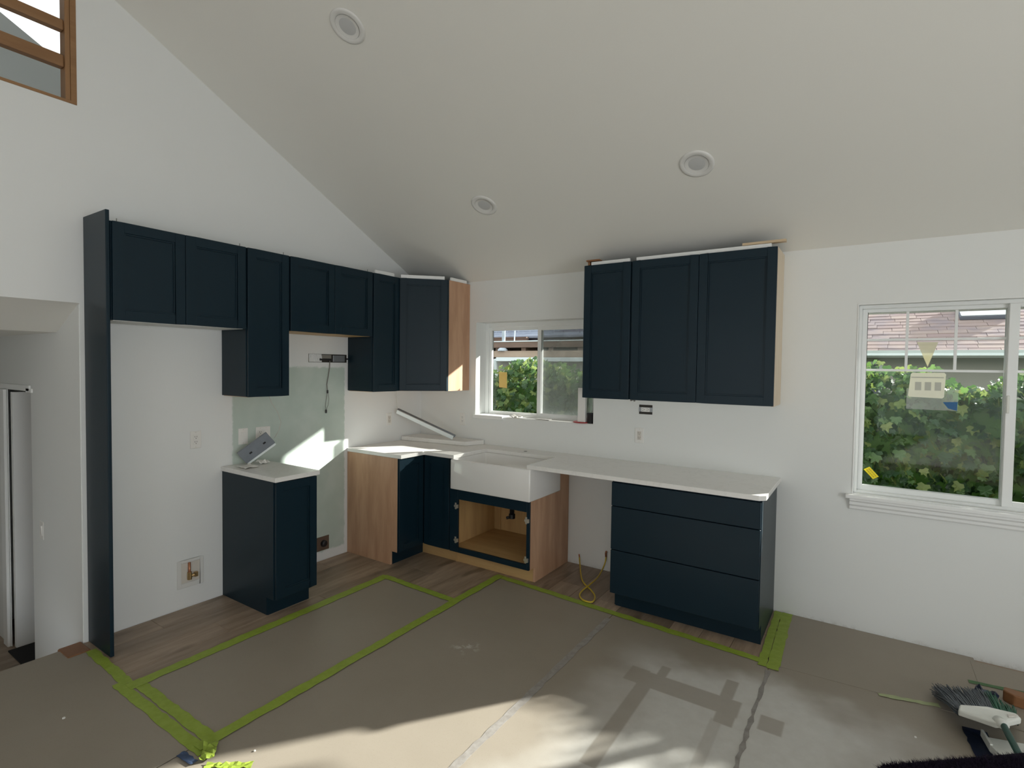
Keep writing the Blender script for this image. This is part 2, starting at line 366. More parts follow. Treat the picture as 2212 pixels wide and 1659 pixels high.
# ------------------------------------------------------------------ mesh builder
class MB:
    def __init__(s): s.v = []; s.f = []
    def add(s, vs, fs):
        o = len(s.v); s.v += [Vector(p) for p in vs]; s.f += [[o+i for i in q] for q in fs]; return s
    def box(s, x0, x1, y0, y1, z0, z1):
        x0, x1 = sorted((x0, x1)); y0, y1 = sorted((y0, y1)); z0, z1 = sorted((z0, z1))
        return s.add([(x0,y0,z0),(x1,y0,z0),(x1,y1,z0),(x0,y1,z0),(x0,y0,z1),(x1,y0,z1),(x1,y1,z1),(x0,y1,z1)],
                     [(0,3,2,1),(4,5,6,7),(0,1,5,4),(1,2,6,5),(2,3,7,6),(3,0,4,7)])
    def fbox(s, F, u0, u1, v0, v1, n0, n1):
        o, U, V, W = F
        P = lambda a, b, c: o+U*a+V*b+W*c
        return s.add([P(u0,v0,n0),P(u1,v0,n0),P(u1,v1,n0),P(u0,v1,n0),P(u0,v0,n1),P(u1,v0,n1),P(u1,v1,n1),P(u0,v1,n1)],
                     [(0,3,2,1),(4,5,6,7),(0,1,5,4),(1,2,6,5),(2,3,7,6),(3,0,4,7)])
    def prism(s, pts, vec):
        n = len(pts); vec = Vector(vec); a = [Vector(p) for p in pts]
        nrm = Vector((0,0,0))
        for i in range(n): nrm += a[i].cross(a[(i+1) % n])
        if nrm.dot(vec) > 0: a = a[::-1]
        return s.add(a+[p+vec for p in a], [tuple(range(n)), tuple(range(2*n-1, n-1, -1))]+[(i, n+i, n+(i+1) % n, (i+1) % n) for i in range(n)])
    def tube(s, path, r, n=8, cap=True):
        path = [Vector(p) for p in path]; rs = r if isinstance(r, (list, tuple)) else [r]*len(path)
        rings = []; prev = None
        for i, p in enumerate(path):
            t = (path[min(i+1, len(path)-1)]-path[max(i-1, 0)]).normalized()
            if prev is None: a = t.orthogonal().normalized()
            else:
                a = prev-t*prev.dot(t); a = a.normalized() if a.length > 1e-6 else t.orthogonal().normalized()
            prev = a; b = t.cross(a)
            rings.append([p+(a*math.cos(2*math.pi*k/n)+b*math.sin(2*math.pi*k/n))*rs[i] for k in range(n)])
        vs = [q for g in rings for q in g]; fs = []
        for i in range(len(rings)-1):
            for k in range(n): fs.append((i*n+k, i*n+(k+1) % n, (i+1)*n+(k+1) % n, (i+1)*n+k))
        if cap: fs.append(tuple(range(n-1, -1, -1))); fs.append(tuple((len(rings)-1)*n+k for k in range(n)))
        return s.add(vs, fs)
    def lathe(s, prof, o, axis=(0,0,1), n=32):
        q = Vector((0,0,1)).rotation_difference(Vector(axis)); o = Vector(o); vs = []; fs = []
        for r, h in prof:
            for k in range(n):
                a = 2*math.pi*k/n; vs.append(o+q @ Vector((r*math.cos(a), r*math.sin(a), h)))
        for i in range(len(prof)-1):
            for k in range(n): fs.append((i*n+k, i*n+(k+1) % n, (i+1)*n+(k+1) % n, (i+1)*n+k))
        return s.add(vs, fs)
    def build(s, name, mat, parent=None, bevel=0.0, smooth=False, seg=1, solid=0.0):
        c = Vector((0,0,0))
        if s.v:
            lo = Vector([min(p[i] for p in s.v) for i in range(3)]); hi = Vector([max(p[i] for p in s.v) for i in range(3)])
            c = (lo+hi)/2
        me = bpy.data.meshes.new(name)
        me.from_pydata([p-c for p in s.v], [], s.f); me.update()
        if bevel > 0:
            bm = bmesh.new(); bm.from_mesh(me)
            bmesh.ops.remove_doubles(bm, verts=bm.verts, dist=1e-5)
            es = [e for e in bm.edges if len(e.link_faces) == 2 and e.calc_face_angle(0) > 0.5]
            bmesh.ops.bevel(bm, geom=es, offset=bevel, segments=seg, affect='EDGES', profile=0.5, clamp_overlap=True)
            bm.to_mesh(me); bm.free()
        bm = bmesh.new(); bm.from_mesh(me); bmesh.ops.recalc_face_normals(bm, faces=bm.faces); bm.to_mesh(me); bm.free()
        if smooth:
            for p in me.polygons: p.use_smooth = True
        me.materials.append(M[mat] if isinstance(mat, str) else mat)
        o = bpy.data.objects.new(name, me); COL.objects.link(o)
        if parent:
            o.parent = parent; o.matrix_parent_inverse = Matrix.Identity(4)
            o.location = c-world_loc(parent)
        else: o.location = c
        return o
def world_loc(o):
    l = o.location.copy()
    while o.parent: o = o.parent; l += o.location
    return l
def tag(o, label=None, cat=None, group=None, kind=None):
    if label: o['label'] = label
    if cat: o['category'] = cat
    if group: o['group'] = group
    if kind: o['kind'] = kind
    return o
def thing(name, label, cat, loc, group=None):
    o = bpy.data.objects.new(name, None); COL.objects.link(o); o.empty_display_size = 0.1
    o.location = loc
    return tag(o, label, cat, group)
def struct(o): return tag(o, kind='structure')
def linkmesh(name, me, parent, loc, rot=(0,0,0), sc=(1,1,1)):
    o = bpy.data.objects.new(name, me); COL.objects.link(o)
    o.parent = parent; o.location = Vector(loc)-world_loc(parent) if parent else Vector(loc)
    o.rotation_euler = rot; o.scale = sc
    return o
X, Y, Z = Vector((1,0,0)), Vector((0,1,0)), Vector((0,0,1))
FL = (Vector((0,0,0)), Y, Z, X)        # left wall frame: u = y, v = z, n = +x
FB = (Vector((0,0,0)), X, Z, -Y)       # back wall frame: u = x, v = z, n = -y

# ------------------------------------------------------------------ dimensions
HC, CT = 0.906, 0.876                  # counter top / underside
UB, UT = 1.3985, 2.3855                # wall cabinet bottom / top
UD, BD = 0.319, 0.63                   # door face planes
CEIL, SLOPE = 2.407, 0.5104
RIDGE = -4.2
XR, YF = 7.0, -7.6
def ceil_z(y): return CEIL-SLOPE*y if y > RIDGE else CEIL-SLOPE*RIDGE+SLOPE*(y-RIDGE)
S1, S2, S3, S4 = 0.914, 1.676, 1.990, 2.742
HALL, HEAD = -2.785, 1.953

# ------------------------------------------------------------------ room shell
floor = struct(MB().box(0.0, XR, YF, 0.0, -0.20, -0.009).build('floor', 'beam_tan'))
def top_poly(x, ys, zb):
    return [(x, ys[0], zb)]+[(x, y, ceil_z(y)) for y in ys]+[(x, ys[-1], zb)]
wl = MB()
wl.prism([(0, HALL, -0.75), (0, HALL, ceil_z(HALL)+.03), (0, 0.0, ceil_z(0)+.03), (0, 0.0, -0.75)], (-0.12, 0, 0))
wl.box(-0.12, 0, -4.6, HALL, HEAD, 3.052)
wl.prism([(0, YF, -0.75), (0, YF, ceil_z(YF)), (0, -4.6, ceil_z(-4.6)), (0, -4.6, -0.75)], (-0.12, 0, 0))
wall_left = struct(wl.build('wall_left', 'left_wall'))
W1 = (0.687, 1.886, 1.165, 2.03); W2 = (3.668, 5.08, 0.856, 2.035); WT = 0.20
wb = MB()
for a, b, c, d in [(-0.12, W1[0], -0.3, CEIL), (W1[1], W2[0], -0.3, CEIL), (W2[1], XR+.15, -0.3, CEIL),
                   (W1[0], W1[1], -0.3, W1[2]), (W1[0], W1[1], W1[3], CEIL), (W2[0], W2[1], -0.3, W2[2]), (W2[0], W2[1], W2[3], CEIL)]:
    wb.box(a, b, 0, WT, c, d)
wall_back = struct(wb.build('wall_back', 'wall'))
wr = MB()
for y0, y1, z0, z1 in [(YF, -5.7, -0.2, 4.6), (-1.9, 0, -0.2, 4.6), (-5.7, -1.9, 2.2, 4.6), (-5.7, -1.9, -0.2, 0.1)]:
    wr.box(XR, XR+.15, y0, y1, z0, z1)
struct(wr.build('wall_right', 'wall'))
wf = MB()
for x0, x1, z0, z1 in [(-.12, .9, -.2, 3), (2.9, 3.9, -.2, 3), (5.9, XR+.15, -.2, 3), (.9, 2.9, -.2, .5), (3.9, 5.9, -.2, .5), (.9, 2.9, 2.2, 3), (3.9, 5.9, 2.2, 3)]:
    wf.box(x0, x1, YF-.15, YF, z0, z1)
struct(wf.build('wall_front', 'wall'))
# sloping ceiling, both pitches, with its thickness
cl = MB()
cl.prism([(-0.12, 0.0, ceil_z(0)), (-0.12, RIDGE, ceil_z(RIDGE)), (-0.12, RIDGE, ceil_z(RIDGE)+.2), (-0.12, 0.0, ceil_z(0)+.2)], (XR+.27, 0, 0))
cl.prism([(-0.12, YF-.15, ceil_z(YF)), (-0.12, RIDGE, ceil_z(RIDGE)), (-0.12, RIDGE, ceil_z(RIDGE)+.2), (-0.12, YF-.15, ceil_z(YF)+.2)], (XR+.27, 0, 0))
ceiling = struct(cl.build('ceiling', 'ceiling'))
# outside eave carrying the roof past the back wall
ev = MB(); ev.prism([(-1.0, 0.0, 2.41), (-1.0, 0.66, 2.03), (-1.0, 0.66, 2.16), (-1.0, 0.0, 2.60)], (9.5, 0, 0))
struct(ev.build('roof', 'stucco'))

# hallway a few steps down, through the opening in the left wall
hw = MB(); hw.box(-0.84, -0.003, HALL-.004, HALL+.12, -0.75, 1.945); hw.box(-2.6, -0.84, HALL, HALL+.12, 1.42, 1.90); hw.box(-2.6, -1.365, HALL, HALL+.006, -0.75, 1.42)
struct(hw.build('wall_hall', 'hall'))
so = MB(); so.prism([(0, -4.6, HEAD), (-0.346, -4.6, 1.796), (-2.6, -4.6, 1.796), (-2.6, -4.6, 1.92), (-0.12, -4.6, HEAD+.02)], (0, 4.6+HALL, 0))
struct(so.build('ceiling_hall', 'ceiling'))
struct(MB().box(-2.7, -0.001, -4.6, -1.4, -0.49, -0.44).build('floor_hall', 'plank'))
struct(MB().box(-2.7, -2.6, -4.6, -1.4, -0.75, 2.0).build('wall_hall_end', 'hall'))
cd = MB(); cd.box(-1.95, -1.90, HALL+.007, -1.4, -.44, 1.9); cd.box(-2.6, -0.12, -1.45, -1.4, -0.75, 2.0); cd.box(-2.6, -.12, HALL+.12, -1.4, 1.90, 1.95); cd.box(-0.14, -0.12, HALL+.12, -1.4, -.75, 1.9)
struct(cd.build('wall_closet', 'hall'))
struct(MB().box(-2.6, 0.0, -4.65, -4.6, -0.75, 2.0).build('wall_hall_far', 'hall'))

# loft room seen through the railed opening
lf = MB()
lf.box(-2.7, -0.12, -4.6, -0.6, 2.95, 3.05)
struct(lf.build('floor_loft', 'hall'))
lw = MB()
lw.prism([(-2.55, -4.6, 3.05), (-2.55, -4.6, 5.3), (-2.55, -3.4, 5.08), (-2.55, -2.52, 4.61), (-2.55, -2.186, 4.425), (-2.55, -0.6, 4.43), (-2.55, -0.6, 3.05)], (-0.1, 0, 0))
struct(lw.build('wall_loft_end', 'hall'))
ls = MB(); ls.box(-2.65, -.16, -.6, -.5, 3.05, 5.4); ls.box(-2.65, -.16, -4.7, -4.6, 3.05, 5.4)
ls.prism([(-.12, -4.6, 4.50), (-.12, RIDGE, ceil_z(RIDGE)), (-.12, -.6, ceil_z(-.6)), (-.12, -.6, 5.4), (-.12, -4.6, 5.4)], (-.05, 0, 0))
struct(ls.build('wall_loft_side', 'hall'))
struct(MB().box(-2.65, -.12, -4.7, -.5, 5.4, 5.5).build('ceiling_loft', 'ceiling'))

# ------------------------------------------------------------------ vinyl plank floor (only where the boards are bare)
PW, PL = 0.182, 1.22
plank_mesh = {}
def plank(x0, y0, y1):
    key = round(y1-y0, 3)
    if key not in plank_mesh:
        w, l = PW-.0016, (y1-y0)-.0016
        mb = MB().box(-w/2, w/2, -l/2, l/2, -0.009, 0.0)
        tmp = mb.build('plank', 'plank', None, 0.0012); plank_mesh[key] = tmp.data
        bpy.data.objects.remove(tmp)
    linkmesh('plank', plank_mesh[key], floor, (x0+PW/2, (y0+y1)/2, -0.0045))
for i in range(19):
    x0 = 0.004+i*PW; off = [0.0, 0.52, 0.21, 0.83, 0.37, 0.70, 0.10][i % 7]
    yend = -3.0 if x0 < 0.75 else (-1.25 if x0 < 1.42 else -0.82)
    y = 0.0-.004; first = PL-off if off else PL
    while y > yend:
        ln = first if y > -0.01 else PL
        plank(x0, y-ln, y); y -= ln
# step nosing at the edge of the hall opening
stp = MB().box(-0.03, 0.13, -2.90, HALL-.006, -0.06, 0.004); struct(stp.build('trim_1', 'brown_wood', None, .006))

# ------------------------------------------------------------------ floor protection sheets
def sheet(label, pts, z=0.0015, t=0.0012, name='floor_protection_sheet', grp=True):
    mb = MB().prism([(x, y, z) for x, y in pts], (0, 0, t))
    return tag(mb.build(name, 'sheet'), label, 'floor sheet')
sheet('brown paper floor sheet boxed in by lime tape beside the narrow base cabinet', [(0.70,-2.79),(1.40,-2.79),(1.385,-1.14),(0.70,-1.12)])
sheet('brown paper floor sheet between the lime tape and the first seam, under the sink front', [(1.40,-5.2),(2.372,-5.2),(2.372,-.70),(1.40,-.61)])
sheet('brown paper floor sheet with white overspray and a bare frame outline', [(2.376,-5.2),(3.318,-5.2),(3.318,-.74),(2.376,-.70)])
sheet('brown paper floor sheet past the second seam, white sprayed along its edge', [(3.322,-5.2),(6.8,-5.2),(6.8,-.60),(3.322,-.70)])
sheet('clean brown paper sheet laid along the wall under the large window', [(3.322,-.745),(4.27,-.69),(4.27,-.004),(3.305,-.004)], z=0.003)
sheet('brown paper sheet at the wall with a creased edge beside the broom', [(4.25,-.69),(6.8,-.66),(6.8,-.02),(4.25,-.05)], z=0.0045)
sheet('brown paper floor sheet reaching the hall step beyond the lime tape', [(0.004,-5.2),(1.395,-5.2),(1.395,-2.80),(0.14,-2.80),(0.14,-2.905),(0.004,-2.905)])

# ------------------------------------------------------------------ tape strips
def strip(name, label, a, b, w, mat, z=0.0035, n=24, wob=0.004, cat='tape', group=None, t=0.0006):
    a, b = Vector((*a, 0)), Vector((*b, 0)); d = (b-a).normalized(); s = Vector((-d.y, d.x, 0))
    rnd = random.Random(label); mb = MB(); top = []; 
    for i in range(n+1):
        p = a.lerp(b, i/n); l = w/2+rnd.uniform(-wob, wob); r = w/2+rnd.uniform(-wob, wob); h = z+rnd.uniform(0, .0012)
        top.append((p+s*l+Z*h, p-s*r+Z*(z+rnd.uniform(0, .0012))))
    vs = []
    for l, r in top: vs += [l, r, l-Z*t, r-Z*t]
    fs = []
    for i in range(n):
        o = i*4; fs += [(o, o+1, o+5, o+4), (o+2, o+6, o+7, o+3), (o, o+4, o+6, o+2), (o+1, o+3, o+7, o+5)]
    fs += [(0, 2, 3, 1), (n*4, n*4+1, n*4+3, n*4+2)]
    mb.add(vs, fs)
    return tag(mb.build(name, mat), label, cat, group)
strip('masking_tape', 'lime tape strip crossing the planks from the tall panel foot', (0.14,-2.80), (0.66,-2.815), .05, 'tape', .0045)
strip('masking_tape', 'lime tape strip along the outer end of the boxed paper sheet', (0.62,-2.845), (1.47,-2.845), .052, 'tape', .0045)
strip('masking_tape', 'lime tape strip along the inner end of the boxed paper sheet', (0.66,-2.785), (1.45,-2.785), .052, 'tape', .0052)
strip('masking_tape', 'long lime tape strip passing the foot of the narrow base cabinet', (0.70,-2.83), (0.69,-1.10), .070, 'tape', .006, 40)
strip('masking_tape', 'short lime tape strip closing the box in front of the corner cabinet', (0.68,-1.115), (1.38,-1.14), .055, 'tape', .007)
strip('masking_tape', 'long lime tape strip from the crumpled corner to the sink cabinet', (1.42,-2.85), (1.40,-.59), .062, 'tape', .008, 44)
strip('masking_tape', 'lime tape strip running past the drawer cabinet toe kick', (1.37,-.605), (3.30,-.735), .055, 'tape', .0055, 44)
strip('masking_tape', 'lime tape strip tight against the drawer cabinet end panel', (3.285,-.79), (3.272,-.012), .045, 'tape', .0062)
strip('masking_tape', 'lime tape strip on the wall sheet edge beside the drawer cabinet', (3.34,-.80), (3.325,-.012), .062, 'tape', .0072)
strip('seam_tape', 'worn clear tape over the floor sheet seam by the yellow cable', (2.374,-3.3), (2.374,-.76), .036, 'seam', .0042, 60, .004)
strip('seam_tape', 'torn clear tape over the floor sheet seam beside the overspray', (3.32,-3.3), (3.32,-.82), .020, 'seam', .0042, 60, .006)
strip('masking_tape', 'pale green tape strip on the sheet edge near the broom', (3.815,-.735), (4.06,-.675), .028, 'tape_pale', .0056, 10)
strip('masking_tape', 'dark green tape strip on the floor beyond the broom', (4.21,-.325), (4.75,-.27), .035, 'tape_dgreen', .0072, 10)
# crumpled tape pile at the corner of the boxed sheet
def crumple(name, label, a, b, w, amp, mat, z0, seed, n=14):
    rnd = random.Random(seed); a, b = Vector((*a, 0)), Vector((*b, 0)); d = (b-a).normalized(); s = Vector((-d.y, d.x, 0)); vs = []; fs = []
    m = 4
    for i in range(n+1):
        p = a.lerp(b, i/n)
        for j in range(m+1):
            vs.append(p+s*(w*(j/m-.5)+rnd.uniform(-.004, .004))+Z*(z0+abs(rnd.gauss(0, amp))))
    for i in range(n):
        for j in range(m): o = i*(m+1)+j; fs.append((o, o+1, o+m+2, o+m+1))
    o = MB().add(vs, fs).build(name, mat)
    md = o.modifiers.new('thickness', 'SOLIDIFY'); md.thickness = .0008
    return tag(o, label, 'tape')
crumple('masking_tape_scrap', 'crumpled lime tape bunched at the taped corner', (1.44,-2.80), (1.53,-2.865), .055, .007, 'tape', .011, 3, 8)
crumple('masking_tape_scrap', 'loose lime tape curl lying in the sunlight', (1.555,-2.885), (1.70,-2.77), .036, .0045, 'tape', .006, 5, 12)
crumple('painter_tape_scrap', 'short blue tape scrap under the crumpled lime tape', (1.40,-2.905), (1.50,-2.90), .03, .001, 'blue_tape', .0085, 8, 5)
crumple('painter_tape_scrap', 'blue tape scrap poking out beyond the loose lime curl', (1.575,-2.93), (1.68,-2.855), .03, .003, 'blue_tape', .006, 9, 6)
def chip(x, y, label, r=.008, mat='paper_white'):
    rnd = random.Random(label); k = 6
    pts = [(x+r*rnd.uniform(.6, 1)*math.cos(2*math.pi*i/k), y+r*rnd.uniform(.6, 1)*math.sin(2*math.pi*i/k), .003) for i in range(k)]
    tag(MB().prism(pts, (0, 0, .004)).build('plaster_crumb', mat), label, 'crumb')
chip(0.727, -3.092, 'white plaster crumb on the paper outside the lime tape')
chip(1.63, -2.72, 'tiny white plaster crumb at the shadow edge by the taped corner', .005)
chip(3.945, -1.02, 'tiny white plaster crumb on the paper before the broom', .006)

# ------------------------------------------------------------------ windows
def ring(mb, x0, x1, z0, z1, y0, y1, w, wb_=None, wt=None):
    wb_ = w if wb_ is None else wb_; wt = w if wt is None else wt
    mb.box(x0, x0+w, y0, y1, z0, z1); mb.box(x1-w, x1, y0, y1, z0, z1)
    mb.box(x0+w, x1-w, y0, y1, z0, z0+wb_); mb.box(x0+w, x1-w, y0, y1, z1-wt, z1)
# window 1: slider over the sink
w1 = bpy.data.objects.new('window_1', None); COL.objects.link(w1); w1.location = ((W1[0]+W1[1])/2, .12, W1[2]); struct(w1)
mb = MB(); ring(mb, W1[0], W1[1], W1[2], W1[3], .142, .195, .040, .018); mb.build('window_frame', 'vinyl', w1, .004)
mb = MB(); ring(mb, .727, 1.305, 1.183, 1.99, .155, .180, .030, .022); sa = mb.build('sash', 'vinyl', w1, .003)
MB().box(.757, 1.275, .166, .170, 1.205, 1.96).build('pane', 'glass', sa)
mb = MB(); ring(mb, 1.265, 1.846, 1.183, 1.99, .144, .156, .038, .03); sb = mb.build('sash', 'vinyl', w1, .003)
MB().box(1.303, 1.808, .148, .151, 1.213, 1.952).build('pane', 'glass', sb)
MB().box(1.30, 1.81, .186, .187, 1.20, 1.955).build('insect_screen', 'screen', w1)
mb = MB(); ring(mb, 1.285, 1.825, 1.19, 1.97, .183, .191, .014); mb.build('screen_frame', 'grille', w1)
MB().box(.668, 1.005, -.022, .142, 1.142, 1.176).build('window_sill', 'trim', w1, .003)
mb = MB(); rnd = random.Random(4); xs = [1.005+i*.0441 for i in range(21)]
mb.prism([(x, .001+rnd.uniform(0, .012), 1.160) for x in xs]+[(1.886, .142, 1.160), (1.005, .142, 1.160)], (0, 0, .009)); mb.build('rough_sill', 'paper_white', w1)
# window 2: large slider with colonial grille
w2 = bpy.data.objects.new('window_2', None); COL.objects.link(w2); w2.location = ((W2[0]+W2[1])/2, .12, W2[2]); struct(w2)
mb = MB(); ring(mb, W2[0], W2[1], W2[2], W2[3], .055, .15, .018, .018, .022); mb.build('window_frame', 'vinyl', w2, .003)
mb = MB(); ring(mb, 3.686, 4.395, .874, 2.013, .085, .12, .028, .032, .022); s1 = mb.build('sash', 'vinyl', w2, .003)
MB().box(3.714, 4.367, .100, .104, .906, 1.991).build('pane', 'glass', s1)
mb = MB(); ring(mb, 4.37, 5.062, .874, 2.013, .058, .085, .045, .032, .022); s2 = mb.build('sash', 'vinyl', w2, .003)
MB().box(4.415, 5.017, .070, .074, .906, 1.991).build('pane', 'glass', s2)
for zz in (1.822, 1.634):
    MB().box(3.714, 4.367, .095, .109, zz-.007, zz+.007).build('muntin', 'grille', s1)
    MB().box(4.415, 5.017, .065, .079, zz-.007, zz+.007).build('muntin', 'grille', s2)
for xx in (3.917, 4.148): MB().box(xx-.007, xx+.007, .096, .108, 1.634, 1.991).build('muntin', 'grille', s1)
for xx in (4.62, 4.82): MB().box(xx-.007, xx+.007, .066, .078, 1.634, 1.991).build('muntin', 'grille', s2)
MB().box(4.372, 4.386, .046, .058, 1.40, 1.50).build('sash_lock', 'broom_white', s2, .003)
st = MB().box(3.628, 5.13, -.042, .055, .832, .857).build('window_sill', 'trim', w2, .006, seg=2)
mb = MB(); prof = [(0, .832), (-.034, .832), (-.034, .822), (-.024, .812), (-.024, .796), (-.014, .784), (-.014, .770), (-.008, .762), (0, .762)]
mb.prism([(3.652, y, z) for y, z in prof], (1.46, 0, 0)); mb.build('window_apron', 'trim', w2)
# drywall-edge casing bead round window 2
mb = MB(); ring(mb, W2[0]-.006, W2[1]+.006, W2[2], W2[3]+.006, -.004, .004, .006); mb.build('corner_bead', 'trim', w2)
# stickers, translucent patches and painted reflections on the panes
def film(name, label, pts, y, mat, t=.0006):
    return tag(MB().prism([(x, y, z) for x, z in pts], (0, -t, 0)).build(name, mat), label, 'window label')
film('pane_patch', 'pale yellow triangle painted as a reflection on the large window pane', [(3.966,1.806),(4.068,1.804),(4.022,1.656)], .0985, 'reflection_yellow')  # painted reflection of the gable glazing behind the camera
o = film('white_pane_reflection', 'white panel painted as a window reflection on the large window pane below the yellow triangle', [(3.942,1.612),(3.95,1.620),(4.102,1.622),(4.110,1.612),(4.104,1.478),(4.096,1.470),(3.938,1.474),(3.932,1.482)], .0985, 'reflection_white')  # painted reflection of a gridded window; the grey blocks below belong to it
for k in range(3):
    MB().box(3.965+.047*k, 3.995+.047*k, .0968, .0976, 1.515, 1.565).build('reflection_block', 'reflection_grey', o)
MB().box(3.945, 4.10, .0968, .0976, 1.590, 1.596).build('reflection_line', 'reflection_grey', o)
film('pane_patch', 'thin grey patch behind the white panel on the large window', [(3.925,1.525),(4.17,1.523),(4.168,1.398),(3.925,1.40)], .0997, 'patch_grey')  # translucent grey patch, with a blue one at its corner
film('pane_patch', 'small blue corner beside the grey patch on the large window', [(4.10,1.448),(4.168,1.452),(4.166,1.400),(4.125,1.412)], .0988, 'patch_blue')
F45 = (Vector((3.7605, .099, .984)), (X*.66-Z*.75).normalized(), (X*.62+Z*.40).normalized(), -Y)
o = tag(MB().fbox(F45, -.038, .038, -.018, .018, 0, .0006).build('yellow_sticker', 'sticker_yellow'), 'small yellow sticker tilted in the lower pane corner', 'sticker')
for v in (.004, -.010):
    for q in range(5): MB().fbox(F45, -.030+q*.0125, -.020+q*.0125, v, v+.007, .0007, .0011).build('print_mark', 'sticker_print', o)
film('pane_patch', 'amber film sticker on the left pane over the sink', [(.835,1.575),(.925,1.572),(.927,1.425),(.838,1.43)], .1655, 'film_amber')

# ------------------------------------------------------------------ cabinets
def shaker(F, u0, u1, v0, v1, n0, t, parent, mat='navy', w=.056):
    mb = MB(); e = .0
    mb.fbox(F, u0, u0+w, v0, v1, n0, n0+t); mb.fbox(F, u1-w, u1, v0, v1, n0, n0+t)
    mb.fbox(F, u0+w, u1-w, v0, v0+w, n0, n0+t); mb.fbox(F, u0+w, u1-w, v1-w, v1, n0, n0+t)
    d = mb.build('door', mat, parent, .0016)
    # sticking bead stepping down to the panel
    b = MB(); k = .009
    b.fbox(F, u0+w, u0+w+k, v0+w, v1-w, n0+.002, n0+t-.004); b.fbox(F, u1-w-k, u1-w, v0+w, v1-w, n0+.002, n0+t-.004)
    b.fbox(F, u0+w+k, u1-w-k, v0+w, v0+w+k, n0+.002, n0+t-.004); b.fbox(F, u0+w+k, u1-w-k, v1-w-k, v1-w, n0+.002, n0+t-.004)
    b.build('bead', mat, d, .0012)
    MB().fbox(F, u0+w+k, u1-w-k, v0+w+k, v1-w-k, n0+.002, n0+t-.009).build('panel', mat, d)
    return d
def carcass(c, F, u0, u1, v0, v1, depth, under='veneer_light', mat='navy'):
    MB().fbox(F, u0, u1, v0+.004, v1, .001, depth).build('body', mat, c, .001)
    MB().fbox(F, u0+.012, u1-.012, v0, v0+.0035, .004, depth-.006).build('underside', under, c)
def wall_cab(label, F, u0, u1, v0, v1, doors, under='veneer_light', face=UD, t=.019):
    o = F[0]+F[1]*((u0+u1)/2)+F[2]*v0+F[3]*.15
    c = thing('wall_cabinet', label, 'cabinet', o)
    carcass(c, F, u0, u1, v0, v1, face-t-.002, under)
    for a, b in doors: shaker(F, a, b, v0+.002, v1-.002, face-t, t, c)
    return c
def nail(c, p):
    MB().tube([p, p+Vector((0, 0, .024))], .0022, 5).build('nail', 'grey_wire', c)
cf = wall_cab('short navy wall cabinet with two doors beside the tall end panel', FL, -S4, -S3-.002, 1.849, UT, [(-S4+.005, -2.368), (-2.365, -S3-.006)], 'wall')
nail(cf, Vector((.27, -2.70, UT))); nail(cf, Vector((.27, -S3-.02, UT)))
ct = wall_cab('tall narrow navy wall cabinet with one door above the switches', FL, -S3+.002, -S2-.002, UB, UT, [(-S3+.007, -S2-.007)])
nail(ct, Vector((.27, -S2-.02, UT)))
cm = wall_cab('short navy wall cabinet with two doors over the range gap', FL, -S2+.002, -S1-.002, 1.8565, UT, [(-S2+.007, -1.296), (-1.292, -S1-.007)], 'ply')
nail(cm, Vector((.27, -S1-.02, UT)))
cn = wall_cab('narrow navy wall cabinet between the range gap and the angled corner cabinet', FL, -S1+.002, -.612, UB, UT, [(-S1+.007, -.617)])
# angled corner cabinet
cc = thing('wall_cabinet', 'angled navy corner wall cabinet with a bare wood side by the sink window', 'cabinet', (.25, -.25, UB))
b_ = UD-.021
MB().prism([(.001, -.001, UB+.004), (.592, -.001, UB+.004), (.592, -b_, UB+.004), (b_, -.61, UB+.004), (.001, -.61, UB+.004)], (0, 0, UT-UB-.004)).build('body', 'navy', cc, .001)
MB().prism([(.012, -.012, UB), (.585, -.012, UB), (.585, -b_+.008, UB), (b_-.008, -.60, UB), (.012, -.60, UB)], (0, 0, .0035)).build('underside', 'veneer_light', cc)
MB().box(.593, .610, -.303, -.001, UB, UT).build('side_panel', 'veneer', cc, .001)
dg = (X+Y).normalized(); nd = (X-Y).normalized()
p0 = Vector((b_, -.61, 0)); Ld = (Vector((.592, -b_, 0))-p0).length
FD = (p0, dg, Z, nd)
MB().fbox(FD, .0, .022, UB+.002, UT-.002, .0005, .012).build('stile', 'navy', cc, .001)
MB().fbox(FD, Ld-.022, Ld, UB+.002, UT-.002, .0005, .012).build('stile', 'navy', cc, .001)
shaker(FD, .012, Ld-.006, UB+.004, UT-.004, .0125, .019, cc)
MB().box(.592, .612, -.325, -.302, UB+.001, UT-.001).build('corner_stile', 'navy', cc, .001)
# wall cabinets right of the sink window
ca = wall_cab('single-door navy wall cabinet overlapping the sink window edge', FB, 1.937, 2.309, UB, UT, [(1.940, 2.303)], 'wall')
cb = wall_cab('double-door navy wall cabinet with a raw wood end over the counter', FB, 2.311, 3.226, UB, UT, [(2.316, 2.7735), (2.7765, 3.243)], 'wall')
MB().box(3.227, 3.2445, -.298, -.001, UB-.002, UT).build('side_panel', 'raw_edge', cb, .001)
